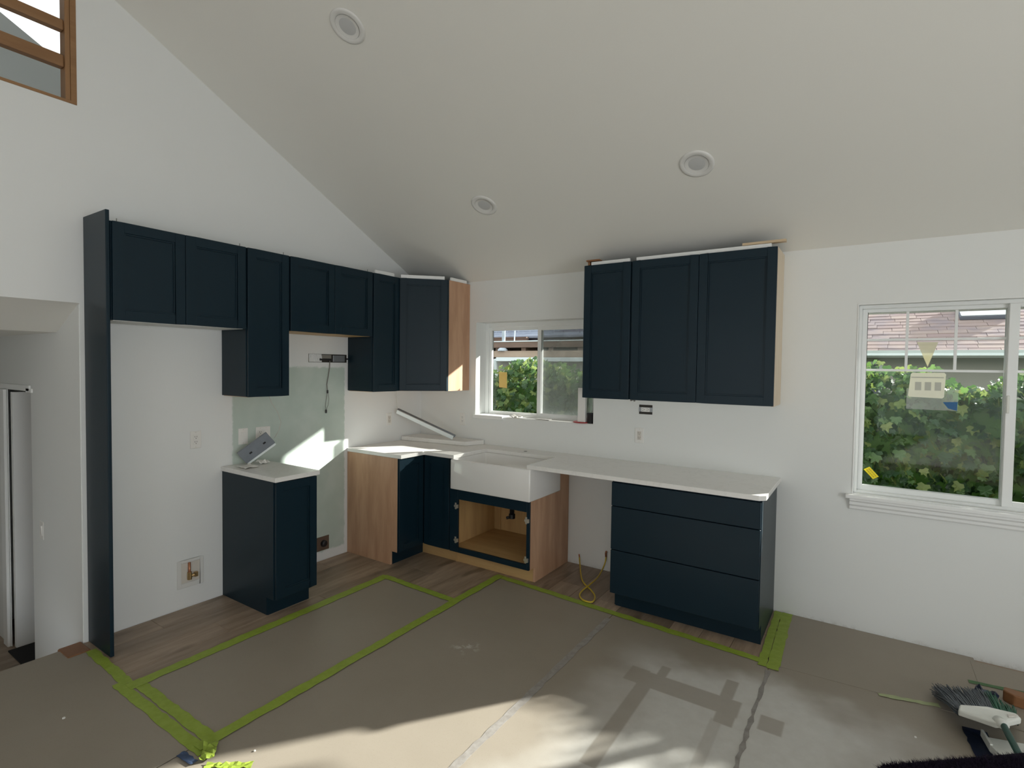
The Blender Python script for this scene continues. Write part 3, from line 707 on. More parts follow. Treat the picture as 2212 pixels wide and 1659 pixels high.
# white nailers and wood shims on top of the wall cabinets
def topstick(name, label, F, u0, u1, n0, n1, h, mat, z=UT, cat='strip'):
    return tag(MB().fbox(F, u0, u1, z+.0008, z+h, n0, n1).build(name, mat, None, .001), label, cat)
topstick('nailer_strip', 'white nailer strip on top of the narrow cabinet next to the corner cabinet', FL, -.87, -.66, .279, .297, .030, 'trim')
topstick('nailer_strip', 'white nailer strip on top of the angled corner cabinet door side', FD, .02, Ld-.03, -.020, -.002, .030, 'trim')
topstick('nailer_strip', 'white nailer strip on top of the corner cabinet wood side', (Vector((0,0,0)), -Y, Z, X), .05, .27, .592, .609, .028, 'trim')
topstick('nailer_strip', 'short white nailer strip on top of the single-door cabinet', FB, 1.985, 2.285, .277, .295, .026, 'trim')
topstick('nailer_strip', 'long white nailer strip on top of the double-door cabinet', FB, 2.335, 3.205, .277, .295, .026, 'trim')
topstick('wood_shim', 'brown wood shim stick on the single-door cabinet end', FB, 1.955, 1.972, .20, .29, .030, 'brown_wood')
topstick('wood_shim', 'brown wood stick lying across the short white nailer', FB, 1.945, 2.05, .245, .30, .012, 'brown_wood', UT+.031)
topstick('wood_shim', 'pale pine stick overhanging the raw end of the double-door cabinet', FB, 3.035, 3.285, .255, .297, .016, 'pine', UT+.0275)
# tall end panel by the hall opening
tag(MB().box(.001, .307, -2.765, -2.746, 0.0, 2.44).build('end_panel', 'navy', None, .003, seg=2), 'tall glossy navy end panel standing at the hall opening', 'panel')

# base cabinets
c1 = thing('base_cabinet', 'narrow navy base cabinet with one door beside the range gap', 'cabinet', (.3, -1.83, 0))
mb = MB(); mb.prism([(.002, -S3, 0), (.535, -S3, 0), (.535, -S3, .114), (.609, -S3, .114), (.609, -S3, CT-.001), (.002, -S3, CT-.001)], (0, S3-S2-.002, 0))
mb.build('body', 'navy', c1, .001)
MB().fbox(FL, -S3+.004, -S2-.006, 0.0, .113, .5355, .541).build('toe_kick', 'toe', c1)
shaker(FL, -S3+.006, -S2-.006, .118, CT-.008, .611, .019, c1)
# corner base cabinet
c2 = thing('base_cabinet', 'L-shaped navy corner base cabinet with a bare wood end panel', 'cabinet', (.3, -.3, 0))
mb = MB()
mb.prism([(.004, -.004, .114), (.912, -.004, .114), (.912, -.609, .114), (.609, -.609, .114), (.609, -.895, .114), (.004, -.895, .114)], (0, 0, CT-.115)); mb.build('body', 'navy', c2)
mb = MB(); mb.prism([(.002, -S1, 0), (.535, -S1, 0), (.535, -S1, .114), (.609, -S1, .114), (.609, -S1, CT-.001), (.002, -S1, CT-.001)], (0, .018, 0)); mb.build('side_panel', 'veneer', c2, .0008)
MB().box(.61, .6165, -S1, -S1+.02, .114, CT-.002).build('stile', 'navy', c2)
MB().box(.50, .535, -.8955, -.5, 0, .113).build('toe_kick', 'toe', c2)
MB().box(.5355, .912, -.535, -.52, 0, .113).build('toe_board', 'plyx', c2)
shaker(FL, -S1+.004, -.634, .118, CT-.006, .6105, .019, c2)
shaker(FB, .634, .908, .118, CT-.006, .6105, .019, c2)
# sink base
c3 = thing('base_cabinet', 'open doorless sink base cabinet with plywood inside and navy face frame', 'cabinet', (1.3, -.3, 0))
SX0, SX1 = .916, 1.679
FFz = (.116, .158, .550, .632)
MB().fbox(FB, SX0, 1.000, FFz[0], .632, .61, .629).build('stile', 'navy', c3, .001)
MB().fbox(FB, 1.655, SX1, FFz[0], .632, .61, .629).build('stile', 'navy', c3, .001)
MB().fbox(FB, 1.000, 1.655, FFz[0], FFz[1], .61, .629).build('rail', 'navy', c3, .001)
MB().fbox(FB, 1.000, 1.655, FFz[2], .632, .61, .629).build('rail', 'navy', c3, .001)
MB().box(SX0, .932, -.609, -.004, .116, .632).build('side_panel', 'ply', c3)
mb = MB(); mb.prism([(1.661, -.004, 0), (1.661, -.535, 0), (1.661, -.535, .114), (1.661, -.609, .114), (1.661, -.609, .632), (1.661, -.184, .632), (1.661, -.184, CT-.001), (1.661, -.004, CT-.001)], (.018, 0, 0))
mb.build('side_panel', 'veneer', c3, .0008)
MB().box(.933, 1.660, -.609, -.012, .135, .150).build('cabinet_floor', 'plyx', c3)
MB().box(.933, 1.660, -.011, -.004, .116, .86).build('back_panel', 'ply', c3)
MB().box(.933, 1.0, -.02, -.012, .150, .80).build('back_cleat', 'ply', c3)
MB().box(SX0, 1.660, -.535, -.52, 0, .114).build('toe_board', 'plyx', c3)
MB().box(.917, .930, -.542, -.5355, 0, .115).build('toe_batten', 'ply', c3)
for hx, hz, sgn in ((.990, .493, -1), (.990, .216, -1), (1.663, .489, -1), (1.660, .194, -1)):
    h = MB(); h.fbox(FB, hx-.022, hx+.012, hz-.008, hz+.008, .629, .638); h.fbox(FB, hx-.018, hx-.002, hz-.026, hz+.026, .629, .6325)
    h.fbox(FB, hx+.002, hx+.016, hz-.014, hz+.014, .625, .645)
    h.build('hinge', 'nickel', c3, .001)
# drawer base
c4 = thing('drawer_cabinet', 'navy three-drawer base cabinet at the end of the counter', 'cabinet', (2.78, -.3, 0))
DX0, DX1 = 2.319, 3.240
mb = MB(); mb.prism([(DX0, -.004, 0), (DX0, -.535, 0), (DX0, -.535, .114), (DX0, -.609, .114), (DX0, -.609, CT-.001), (DX0, -.004, CT-.001)], (DX1-DX0, 0, 0)); mb.build('body', 'navy', c4, .001)
MB().box(DX0+.01, DX1+.002, -.541, -.5355, 0, .112).build('toe_kick', 'toe', c4)
for a, b in ((.708, .864), (.414, .702), (.118, .408)):
    MB().fbox(FB, DX0+.003, DX1-.004, a, b, .611, .630).build('drawer_front', 'navy', c4, .0016)
# counters
tag(MB().box(.001, .648, -2.0, -1.671, CT, HC).build('countertop', 'quartz', None, .002), 'small white quartz countertop on the narrow base cabinet', 'countertop')
mb = MB(); poly = [(.001,-.001), (3.262,-.001), (3.262,-.615), (3.229,-.648), (1.662,-.648), (1.662,-.21), (.968,-.21), (.968,-.648), (.648,-.648), (.648,-.916), (.001,-.916)]
mb.prism([(x, y, CT) for x, y in poly], (0, 0, HC-CT))
ctp = tag(mb.build('countertop', 'quartz', None, .002), 'long L-shaped white quartz countertop around the farmhouse sink', 'countertop')
MB().lathe([(.0, .0005), (.016, .0005), (.017, -.0002)], (1.32, -.12, HC), n=16).build('faucet_hole', 'slot', ctp)
# farmhouse sink
sx0, sx1, sy0, sy1, sz0, sz1 = .945, 1.699, -.662, -.188, .634, .8757
bm = bmesh.new()
bmesh.ops.create_cube(bm, size=1)
bmesh.ops.scale(bm, vec=(sx1-sx0, sy1-sy0, sz1-sz0), verts=bm.verts)
top = [f for f in bm.faces if f.normal.z > .9][0]
bmesh.ops.inset_region(bm, faces=[top], thickness=.026)
ext = bmesh.ops.extrude_face_region(bm, geom=[top]); bmesh.ops.delete(bm, geom=[top], context='FACES_ONLY')
nv = [v for v in ext['geom'] if isinstance(v, bmesh.types.BMVert)]
bmesh.ops.translate(bm, vec=(0, 0, -.215), verts=nv)
cx = sum((v.co for v in nv), Vector())/4
for v in nv: v.co.x = cx.x+(v.co.x-cx.x)*.975; v.co.y = cx.y+(v.co.y-cx.y)*.96
bmesh.ops.bevel(bm, geom=list(bm.edges), offset=.009, segments=3, affect='EDGES', profile=.5)
me = bpy.data.meshes.new('farmhouse_sink'); bm.to_mesh(me); bm.free(); me.materials.append(M['porcelain'])
for p in me.polygons: p.use_smooth = True
sink = thing('farmhouse_sink', 'white fireclay apron-front sink set in the open base cabinet', 'sink', ((sx0+sx1)/2, (sy0+sy1)/2, sz0))
o = linkmesh('basin', me, sink, ((sx0+sx1)/2, (sy0+sy1)/2, (sz0+sz1)/2))
MB().lathe([(.0, .0), (.045, .0), (.05, .002), (.05, -.001)], (1.36, -.40, sz0+.026), n=20).build('drain', 'metal', sink)
MB().tube([(1.375, -.40, sz0), (1.375, -.40, .43)], .019, 12).build('drain_tailpiece', 'black', sink, smooth=True)
mb = MB(); mb.tube([(1.375, -.40, .44), (1.375, -.40, .405)], [.026, .026], 12); mb.tube([(1.375, -.40, .42), (1.335, -.42, .405)], .012, 8); mb.build('drain_nut', 'black', sink)

# quartz offcut on the counter in the corner
tag(MB().prism([(.012, -.285, HC+.001), (.735, -.205, HC+.001), (.80, -.014, HC+.001), (.012, -.014, HC+.001)], (0, 0, .037)).build('quartz_offcut', 'quartz', None, .002), 'thick white quartz offcut lying on the counter in the corner', 'slab')

# ------------------------------------------------------------------ under-cabinet light bars left hanging
def bar(name, label, a, b, wv, w, t, lens_side, wire):
    a, b = Vector(a), Vector(b); d = (b-a).normalized(); wv = Vector(wv); wv = (wv-d*wv.dot(d)).normalized(); n = d.cross(wv)
    F = (a, d, wv, n); Ln = (b-a).length
    c = thing(name, label, 'light fixture', a)
    MB().fbox(F, 0, Ln, -w/2, w/2, 0, t).build('housing', 'led_body', c, .002)
    if lens_side == 'edge': MB().fbox(F, .004, Ln-.004, -w/2-.016, -w/2, .001, t-.001).build('diffuser', 'led_lens', c, .002)
    else: MB().fbox(F, .006, Ln-.006, w/2, w/2+.012, -.004, t+.020).build('diffuser', 'led_lens', c, .003)
    for q in (.25, .72): MB().fbox(F, Ln*q, Ln*q+.02, -.008, .004, t, t+.002).build('knockout', 'black', c)
    MB().tube(wire, .0022, 6).build('wire', 'white_wire', c, smooth=True)
    return c
bar('under_cabinet_light', 'grey light bar leaning on the small counter below the switches', (.060, -1.885, .958), (.155, -1.725, 1.098), (-.3, -1.0, .2), .105, .020, 'edge',
    [(.150, -1.69, 1.085), (.16, -1.66, 1.14), (.17, -1.65, 1.20), (.17, -1.68, 1.28), (.165, -1.72, 1.34), (.16, -1.74, UB+.003)])
bar('under_cabinet_light', 'slim light bar hanging by a wire onto the quartz offcut', (.055, -.375, 1.215), (.56, -.14, .980), (.15, -1, -.35), .034, .016, 'face',
    [(.055, -.375, 1.215), (.050, -.38, 1.235), (.055, -.39, 1.28), (.07, -.41, 1.34), (.09, -.43, UB+.003)])

# ------------------------------------------------------------------ outlets, switches, boxes
def wallplate(name, label, F, u, v, gangs, cat='outlet', rot=False, covered=True):
    o = F[0]+F[1]*u+F[2]*v
    c = thing(name, label, cat, o)
    G = (o, F[1], F[2], F[3]) if not rot else (o, F[2], -F[1], F[3])
    wd = .070 if len(gangs) == 1 else .114
    if covered: MB().fbox(G, -wd/2, wd/2, -.0575, .0575, 0.0005, .006).build('plate', 'plate', c, .002)
    else:
        MB().fbox(G, -.036, .036, -.052, .052, .0004, .0012).build('wall_box', 'slot', c)
        MB().fbox(G, -.017, .017, -.053, .053, .0012, .004).build('strap', 'metal', c)
    for i, g in enumerate(gangs):
        cx_ = 0 if len(gangs) == 1 else (-.023+.046*i)
        H = (G[0]+G[1]*cx_, G[1], G[2], G[3])
        if g == 'switch':
            MB().fbox(H, -.0165, .0165, -.033, .033, .006, .0075).build('switch_frame', 'plate', c)
            mb = MB(); q = lambda a, b, n: H[0]+H[1]*a+H[2]*b+H[3]*n
            mb.add([q(-.014,-.030,.0075), q(.014,-.030,.0075), q(.014,.030,.0075), q(-.014,.030,.0075), q(-.014,-.030,.0085), q(.014,-.030,.0085), q(.014,.030,.0125), q(-.014,.030,.0125)],
                   [(0,3,2,1),(4,5,6,7),(0,1,5,4),(1,2,6,5),(2,3,7,6),(3,0,4,7)]); mb.build('rocker', 'plate', c)
        else:
            m = {'outlet': 'plate', 'cream': 'plate_cream'}[g]
            rc = MB().fbox(H, -.0165, .0165, -.033, .033, .003, .0085).build('receptacle', m, c, .001)
            mb = MB()
            for dv in (.017, -.017):
                mb.fbox(H, -.008, -.0055, dv-.001, dv+.008, .0085, .0089); mb.fbox(H, .005, .0075, dv, dv+.007, .0085, .0089); mb.fbox(H, -.0022, .0022, dv-.010, dv-.0055, .0085, .0089)
            mb.build('slots', 'slot', rc)
        if covered:
            for dv in (.048, -.048):
                ax = F[3]
                MB().lathe([(0, .0068), (.0028, .0066), (.003, .0058)], H[0]+H[2]*dv, ax, 8).build('screw', 'plate_cream', c)
    return c
wallplate('wall_outlet', 'white duplex outlet on the bare wall beside the tall panel bay', FL, -2.165, 1.111, ['outlet'])
wallplate('light_switch', 'single white rocker switch on the green board over the small counter', FL, -1.840, 1.101, ['switch'], 'switch')
wallplate('switch_outlet_plate', 'two-gang white plate with outlet and rocker on the green board', FL, -1.688, 1.100, ['outlet', 'switch'], 'switch')
wallplate('wall_outlet', 'white outlet on the left wall near the quartz offcut', FL, -.434, 1.118, ['cream'])
wallplate('wall_outlet', 'white outlet on the wall between the corner and the sink window', FB, .538, 1.122, ['outlet'])
wallplate('wall_outlet', 'uncovered sideways outlet in a black box under the wall cabinets', FB, 2.322, 1.311, ['outlet'], rot=True, covered=False)
wallplate('wall_outlet', 'cream duplex outlet over the counter below the double-door cabinet', FB, 2.277, 1.109, ['cream'])
hp = (Vector((-.67, HALL, .535)), X, Z, -Y)
wallplate('light_switch', 'white switch plate on the grey hall wall', hp, 0, 0, ['switch'], 'switch')
# ice maker box
c = thing('valve_box', 'white recessed water valve box low on the bare wall', 'valve box', (0, -2.203, .14))
mb = MB()
for u0, u1, v0, v1 in ((-2.287, -2.262, .135, .318), (-2.144, -2.119, .135, .318), (-2.262, -2.144, .135, .165), (-2.262, -2.144, .299, .318)): mb.fbox(FL, u0, u1, v0, v1, .0005, .006)
mb.build('flange', 'lamp_trim', c, .002)
MB().fbox(FL, -2.262, -2.144, .165, .299, .0003, .0012).build('box_back_shade', 'plate_cream', c)  # flat back in darker cream, painting in the shade of the recess
MB().tube([(.010, -2.213, .298), (.010, -2.213, .20)], .0085, 10).build('pipe', 'copper', c, smooth=True)
mb = MB(); mb.tube([(.012, -2.213, .235), (.012, -2.213, .185)], .014, 10); mb.tube([(.012, -2.213, .205), (.016, -2.185, .21)], .010, 8); mb.fbox(FL, -2.185, -2.165, .196, .226, .006, .026); mb.build('valve', 'brass', c)
# range receptacle
c = thing('range_outlet', 'brown range receptacle on the green board by the floor', 'outlet', (0, -1.163, .13))
MB().fbox(FL, -1.221, -1.104, .082, .198, .0005, .005).build('plate', 'brown_plate', c, .001)
MB().lathe([(.0, .024), (.020, .024), (.026, .018), (.028, 0)], (.005, -1.158, .140), X, 20).build('socket', 'black', c, smooth=True)
# cut slot over the range with foil tape, junction box and hanging lead
c = thing('junction_slot', 'slot cut in the wall over the range with foil and a metal box', 'junction box', (0, -1.12, 1.65))
MB().fbox(FL, -1.300, -.925, 1.640, 1.708, .0003, .0012).build('slot_back', 'slot', c)
mb = MB(); rnd = random.Random(2); nn = 9
for i in range(nn):
    for j in range(4):
        u0 = -1.298+i*.013; v0 = 1.643+j*.0155
        mb.fbox(FL, u0, u0+.014, v0, v0+.017, .002, .003+rnd.uniform(0, .010))
mb.build('foil', 'foil', c)
MB().fbox(FL, -1.20, -1.085, 1.655, 1.672, .004, .014).build('connector', 'black', c, .002)
MB().fbox(FL, -1.180, -1.09, 1.672, 1.703, .002, .012).build('bracket', 'grey_wire', c)
MB().fbox(FL, -1.072, -.955, 1.646, 1.700, .002, .016).build('metal_box', 'metal', c, .002)
MB().fbox(FL, -.955, -.918, 1.665, 1.678, .003, .012).build('cable_stub', 'black', c)
c = thing('hanging_cable', 'thin grey cable with a black plug hanging down the green board', 'cable', (0, -1.125, 1.65))
MB().tube([(.012, -1.105, 1.655), (.014, -1.107, 1.60), (.014, -1.12, 1.53), (.014, -1.135, 1.46), (.014, -1.13, 1.415), (.014, -1.128, 1.39)], .0035, 6).build('lead', 'grey_wire', c, smooth=True)
mb = MB(); mb.tube([(.014, -1.128, 1.40), (.014, -1.142, 1.33), (.014, -1.148, 1.28), (.014, -1.142, 1.25)], .002, 6); mb.tube([(.016, -1.126, 1.40), (.016, -1.115, 1.34), (.016, -1.122, 1.29), (.016, -1.140, 1.255)], .0016, 6); mb.build('wires', 'grey_wire', c, smooth=True)
MB().fbox(FL, -1.150, -1.135, 1.222, 1.252, .008, .02).build('plug', 'black', c, .003)
MB().fbox(FL, -1.134, -1.122, 1.385, 1.412, .008, .02).build('clip', 'black', c, .002)
# cable stub under the right-hand wall cabinets
tag(MB().tube([(2.20, -.004, 1.392), (2.215, -.03, 1.378), (2.235, -.035, 1.388), (2.245, -.03, 1.372)], .007, 7).build('cable_stub', 'grey_wire', None, smooth=True), 'short grey cable end poking out under the double-door wall cabinet', 'cable')
# yellow dishwasher cable
def spline(pts, k=6):
    pts = [Vector(p) for p in pts]; out = []
    for i in range(len(pts)-1):
        a, b, c_, d = pts[max(i-1, 0)], pts[i], pts[i+1], pts[min(i+2, len(pts)-1)]
        for j in range(k):
            t = j/k; out.append(.5*((2*b)+(-a+c_)*t+(2*a-5*b+4*c_-d)*t*t+(-a+3*b-3*c_+d)*t**3))
    return out+[pts[-1]]
c = thing('yellow_cable', 'yellow electrical cable looped on the planks in the dishwasher gap', 'cable', (2.05, -.35, 0))
MB().tube(spline([(1.79, -.01, .06), (1.83, -.08, .03), (1.97, -.32, .012), (2.10, -.44, .010), (2.165, -.52, .010), (2.19, -.62, .014), (2.13, -.63, .014), (2.07, -.57, .012), (2.05, -.48, .012), (2.06, -.36, .024), (2.055, -.22, .03), (2.035, -.06, .07), (2.025, -.012, .115)]), .0055, 8).build('sheath', 'yellow_wire', c, smooth=True)
MB().tube([(2.025, -.012, .115), (2.022, -.01, .145), (2.03, -.02, .16)], .008, 6).build('stripped_end', 'copper', c, smooth=True)
MB().tube([(1.79, -.01, .06), (1.785, -.008, .085)], .006, 6).build('stripped_end', 'copper', c, smooth=True)

# things left on the sink window sill
tag(MB().box(1.745, 1.812, -.0, .035, 1.1695+.009, 1.458).build('white_board', 'paper_white', None, .002), 'narrow white board standing on the sink window sill', 'board')
tag(MB().lathe([(0, 0), (.075, 0), (.08, .003), (.078, .007), (0, .009)], (1.765, .055, 1.1695), n=24).build('red_disc', 'red'), 'flat red disc lying on the sink window sill under the white board', 'disc')
c = thing('jar', 'black jar with a clear top on the end of the sink window sill', 'jar', (1.848, .037, 1.1695))
MB().lathe([(0, 0), (.030, 0), (.032, .004), (.032, .07), (.034, .072), (.034, .084), (.028, .086), (0, .086)], (1.848, .037, 1.1695), n=20).build('jar_body', 'black', c, smooth=True)
MB().lathe([(.027, .0865), (.030, .10), (.030, .20), (.024, .21), (0, .212)], (1.848, .037, 1.1695), n=20).build('clear_top', 'clear', c, smooth=True)
def scrap(label, x, y, z, sx, sy, h, seed, name='paper_scrap'):
    rnd = random.Random(seed); vs = []; fs = []; n = 5
    for i in range(n+1):
        for j in range(n+1): vs.append((x+sx*(i/n-.5)+rnd.uniform(-.003, .003), y+sy*(j/n-.5), z+.002+abs(rnd.gauss(0, h))))
    for i in range(n):
        for j in range(n): o = i*(n+1)+j; fs.append((o, o+n+1, o+n+2, o+1))
    o = MB().add(vs, fs).build(name, 'paper_white'); md = o.modifiers.new('thickness', 'SOLIDIFY'); md.thickness = .002
    return tag(o, label, 'scrap')
scrap('crumpled white scrap on the sink window sill near the broken stool end', 1.12, .04, 1.1695, .10, .06, .012, 1)
scrap('flat white scrap lying mid way along the sink window sill', 1.40, .035, 1.1695, .14, .05, .002, 2)
scrap('flat white paper scrap at the wall end of the small counter', .17, -1.905, HC+.001, .12, .10, .004, 3)
scrap('small crumpled white scrap beside the leaning light bar on the small counter', .11, -1.76, HC+.001, .09, .07, .010, 4)

# ------------------------------------------------------------------ ceiling downlights
cn_ = Vector((0, SLOPE, 1)).normalized()     # upward normal of the slope
def downlight(x, y, label):
    p = Vector((x, y, ceil_z(y)))
    c = thing('recessed_downlight', label, 'ceiling light', p)
    ax = -cn_
    MB().lathe([(.098, .0005), (.096, .006), (.088, .008), (.070, .0075), (.066, .004), (.064, .002)], p, ax, 40).build('trim_ring', 'lamp_trim', c, smooth=True)
    MB().lathe([(.066, .0065), (.055, .0035), (.046, .0022)], p, ax, 40).build('baffle', 'lamp_trim', c, smooth=True)
    MB().lathe([(.047, .0026), (.030, .0048), (.0, .0054)], p, ax, 40).build('lens', 'lamp_lens', c, smooth=True)
downlight(1.347, -2.02, 'round white recessed downlight highest on the slope above the range')
downlight(1.347, -.782, 'round white recessed downlight on the slope above the sink window')
downlight(2.869, -.782, 'round white recessed downlight above the double-door wall cabinet')
downlight(4.385, -.775, 'round white recessed downlight above the large window')

# ------------------------------------------------------------------ loft railing
lr = thing('loft_railing', 'brown stained wood railing and trim in the loft opening', 'railing', (0, -3.4, 3.05))
MB().box(-.055, .002, -2.812, -2.785, 3.0685, 3.80).build('opening_trim', 'stain', lr)
MB().box(-.075, -.0, -2.835, -2.8125, 3.068, 3.82).build('post', 'stain_z', lr, .002)
MB().box(-.12, .002, -4.6, -2.785, 3.0525, 3.068).build('bottom_trim', 'stain', lr)
for z0, z1 in ((3.242, 3.309), (3.442, 3.499), (3.642, 3.70)):
    MB().box(-.060, -.012, -4.58, -2.8355, z0, z1).build('rail', 'stain', lr, .006, seg=2)

# hallway details
struct(MB().box(-1.46, -1.365, HALL-.020, HALL-.001, -.44, 1.42).build('trim_4', 'trim', None, .003))
hd = struct(MB().box(-1.335, -1.297, HALL+.012, -1.452, -.435, 1.40).build('door_1', 'trim'))
MB().box(-.90, -.80, HALL-.014, HALL-.001, 1.415, 1.44).build('casing_cap', 'trim', None)
for o in list(COL.objects):
    if o.name.startswith('casing_cap'): o.name = 'trim_2'; struct(o)
struct(MB().box(-1.70, -.842, HALL-.014, HALL-.001, 1.425, 1.46).build('trim_3', 'trim'))
tag(MB().box(-1.285, -.70, HALL-.036, -2.2, -.4395, -.43).build('floor_mat', 'mat_black'), 'black mat on the lower hall floor inside the doorway', 'mat')

# ------------------------------------------------------------------ broom, dustpan and scraps by the large window
br = thing('broom', 'angle broom with white head and dark green handle lying over the dustpan', 'broom', (4.2, -.9, 0))
A, B = Vector((4.10, -.925, .125)), Vector((4.292, -.885, .135))
du = (B-A).normalized()
mb = MB(); hd_ = [Vector((4.095,-.945,.118)), Vector((4.105,-.905,.128)), Vector((4.20,-.878,.140)), Vector((4.295,-.868,.140)), Vector((4.31,-.890,.132)), Vector((4.25,-.955,.130)), Vector((4.215,-.985,.130))]
mb.prism(hd_, Vector((0, -.006, .028))); mb.build('head', 'broom_white', br, .006, seg=2)
mb = MB(); mb.prism([Vector((4.262,-.905,.165)), Vector((4.298,-.892,.167)), Vector((4.288,-.905,.165)), Vector((4.262,-.925,.164))], Vector((0, 0, .003))); mb.build('head_slot', 'plate_cream', br)
MB().tube([(4.225,-.955,.150), (4.238,-1.0,.160)], [.022, .018], 14).build('socket', 'broom_white', br, smooth=True)
MB().tube([(4.236,-.992,.158), (4.30,-1.42,.085), (4.36,-1.83,.017)], .0125, 14).build('handle', 'green_plastic', br, smooth=True)
rnd = random.Random(11); bg, bgr = MB(), MB()
for i in range(900):
    t = rnd.random(); p = A.lerp(B, t)+Vector((rnd.uniform(-.01, .01), rnd.uniform(-.012, .015), rnd.uniform(-.014, .012)))
    tip = Vector((4.040, -.60, .030)).lerp(Vector((4.335, -.47, .035)), t)+Vector((rnd.uniform(-.018, .018), rnd.uniform(-.03, .03), rnd.uniform(-.022, .03)))
    if t > .72: tip = tip+Vector((.0, -.5*(t-.72), 0))
    mid = p.lerp(tip, .5)+Vector((0, 0, .008))
    (bgr if t > .68 else bg).tube([p, mid, tip], [.0024, .0022, .0016], 4, False)
tag(bg.build('bristles', 'bristle_grey', br), kind='stuff'); tag(bgr.build('bristles', 'bristle_green', br), kind='stuff')
# dustpan
dp = thing('dustpan', 'white plastic dustpan under the broom head', 'dustpan', (4.33, -.98, 0))
pan = [(4.19,-.86), (4.40,-.80), (4.62,-.86), (4.60,-1.12), (4.36,-1.16), (4.25,-1.08), (4.205,-.97)]
MB().prism([(x, y, .012) for x, y in pan], (0, 0, .004)).build('tray', 'broom_white', dp, .001)
mb = MB()
for i in range(2, 7):
    a, b = Vector((*pan[i], .016)), Vector((*pan[(i+1) % 7], .016)); d = (b-a).normalized(); s = Vector((-d.y, d.x, 0))*.005
    h0, h1 = (.05 if i < 5 else .035), (.05 if i < 4 else .03)
    mb.add([a-s, b-s, b+s, a+s, a-s+Z*h0, b-s+Z*h1, b+s+Z*h1, a+s+Z*h0], [(0,3,2,1),(4,5,6,7),(0,1,5,4),(1,2,6,5),(2,3,7,6),(3,0,4,7)])
mb.build('rim', 'broom_white', dp, .001)
MB().box(4.41, 4.62, -.99, -.93, .0162, .06).build('hood', 'broom_white', dp, .012, seg=3)
tag(MB().prism([(4.335,-.40,.006), (4.80,-.46,.006), (4.80,-.52,.006), (4.36,-.475,.006), (4.325,-.44,.006)], (0, 0, .055)).build('wood_offcut', 'brown_wood', None, .006, seg=2), 'brown wood offcut on the floor behind the broom bristles', 'wood')
crumple('plastic_wrap', 'dark blue plastic scrap on the floor between broom and wood offcut', (4.22,-.42), (4.30,-.46), .07, .012, 'dark_blue', .008, 21, 6)
crumple('plastic_wrap', 'dark blue plastic sheet crumpled under the dustpan edge', (4.17,-.80), (4.20,-1.08), .09, .001, 'dark_blue', .0045, 22, 10)
# black fleece-covered seat at the frame edge
fs_ = thing('fleece_seat', 'low seat covered in black fuzzy fleece under the broom handle', 'seat', (4.2, -2.45, 0))
SE = [(3.765,-2.275), (4.70,-1.47), (5.05,-2.05), (4.10,-2.80)]
MB().prism([(x, y, .40) for x, y in SE], (0, 0, .20)).build('cover', 'fleece', fs_, .022, True, 4)
mb = MB()
for x, y in ((3.93,-2.30), (4.64,-1.68), (4.86,-2.08), (4.14,-2.62)): mb.box(x-.02, x+.02, y-.02, y+.02, 0.003, .41)
k = 0
for x, y in ((3.93,-2.30), (4.64,-1.68), (4.86,-2.08), (4.14,-2.62)): MB().box(x-.02, x+.02, y-.02, y+.02, 0.003, .42).build('leg', 'black', fs_, .003)
pl = MB(); rnd = random.Random(31)
def edge_pt(t):
    a, b = Vector((*SE[0], 0)), Vector((*SE[1], 0)); c_ = Vector((*SE[3], 0))
    return a.lerp(b, t) if t >= 0 else a.lerp(c_, -t)
for i in range(12000):
    t = rnd.uniform(-.6, 1) if i % 3 else rnd.uniform(-.1, .75); p = edge_pt(t)
    inn = rnd.random()**1.6*.12
    cen = Vector((4.40, -2.15, 0)); dr = (cen-p).normalized()
    q = p+dr*(.008+inn)+Z*(.600-(.02*(1-min(1, inn/.03))**2))
    w = Vector((rnd.gauss(0, .006), rnd.gauss(0, .006), .005+rnd.random()*.007))-dr*(.010*(1-min(1, inn/.03)))
    s_ = Vector((rnd.gauss(0, 1), rnd.gauss(0, 1), 0)).normalized()*.0011
    pl.add([q-s_, q+s_, q+w], [(0, 1, 2)])
tag(pl.build('pile', 'pile', fs_), kind='stuff')

# ------------------------------------------------------------------ outside: ground, hedge, neighbouring houses
struct(MB().box(-14, 20, .22, 30, -.35, -.25).build('ground', 'soil'))
def leaf_mesh(mat, s=1.0):
    pts = [(0, 0, 0), (.30, -.10, .03), (.52, .16, .01), (.36, .34, .04), (.42, .62, .0), (.16, .62, .05), (0, 1.0, -.04), (-.16, .62, .05), (-.42, .62, 0), (-.36, .34, .04), (-.52, .16, .01), (-.30, -.10, .03)]
    c_ = (0, .36, -.02)
    vs = [Vector(p)*s for p in pts]+[Vector(c_)*s]; n = len(pts)
    return vs, [(i, (i+1) % n, n) for i in range(n)]
hedge = thing('ivy_hedge', 'thick ivy hedge outside both kitchen windows', 'hedge', (2.6, 1.6, -.25))
rnd = random.Random(77)
core = MB()
core.box(-1.6, 8.4, 1.52, 1.95, -.25, 1.42)
core.build('stem_mass', 'leaf', hedge)
LM = {}
for m_ in ('leaf', 'leaf_dark', 'leaf_light'):
    v, f = leaf_mesh(m_); me = bpy.data.meshes.new('leaf'); me.from_pydata([tuple(p) for p in v], [], f); me.materials.append(M[m_]); LM[m_] = me
bulk = {k: MB() for k in LM}
nind = 0
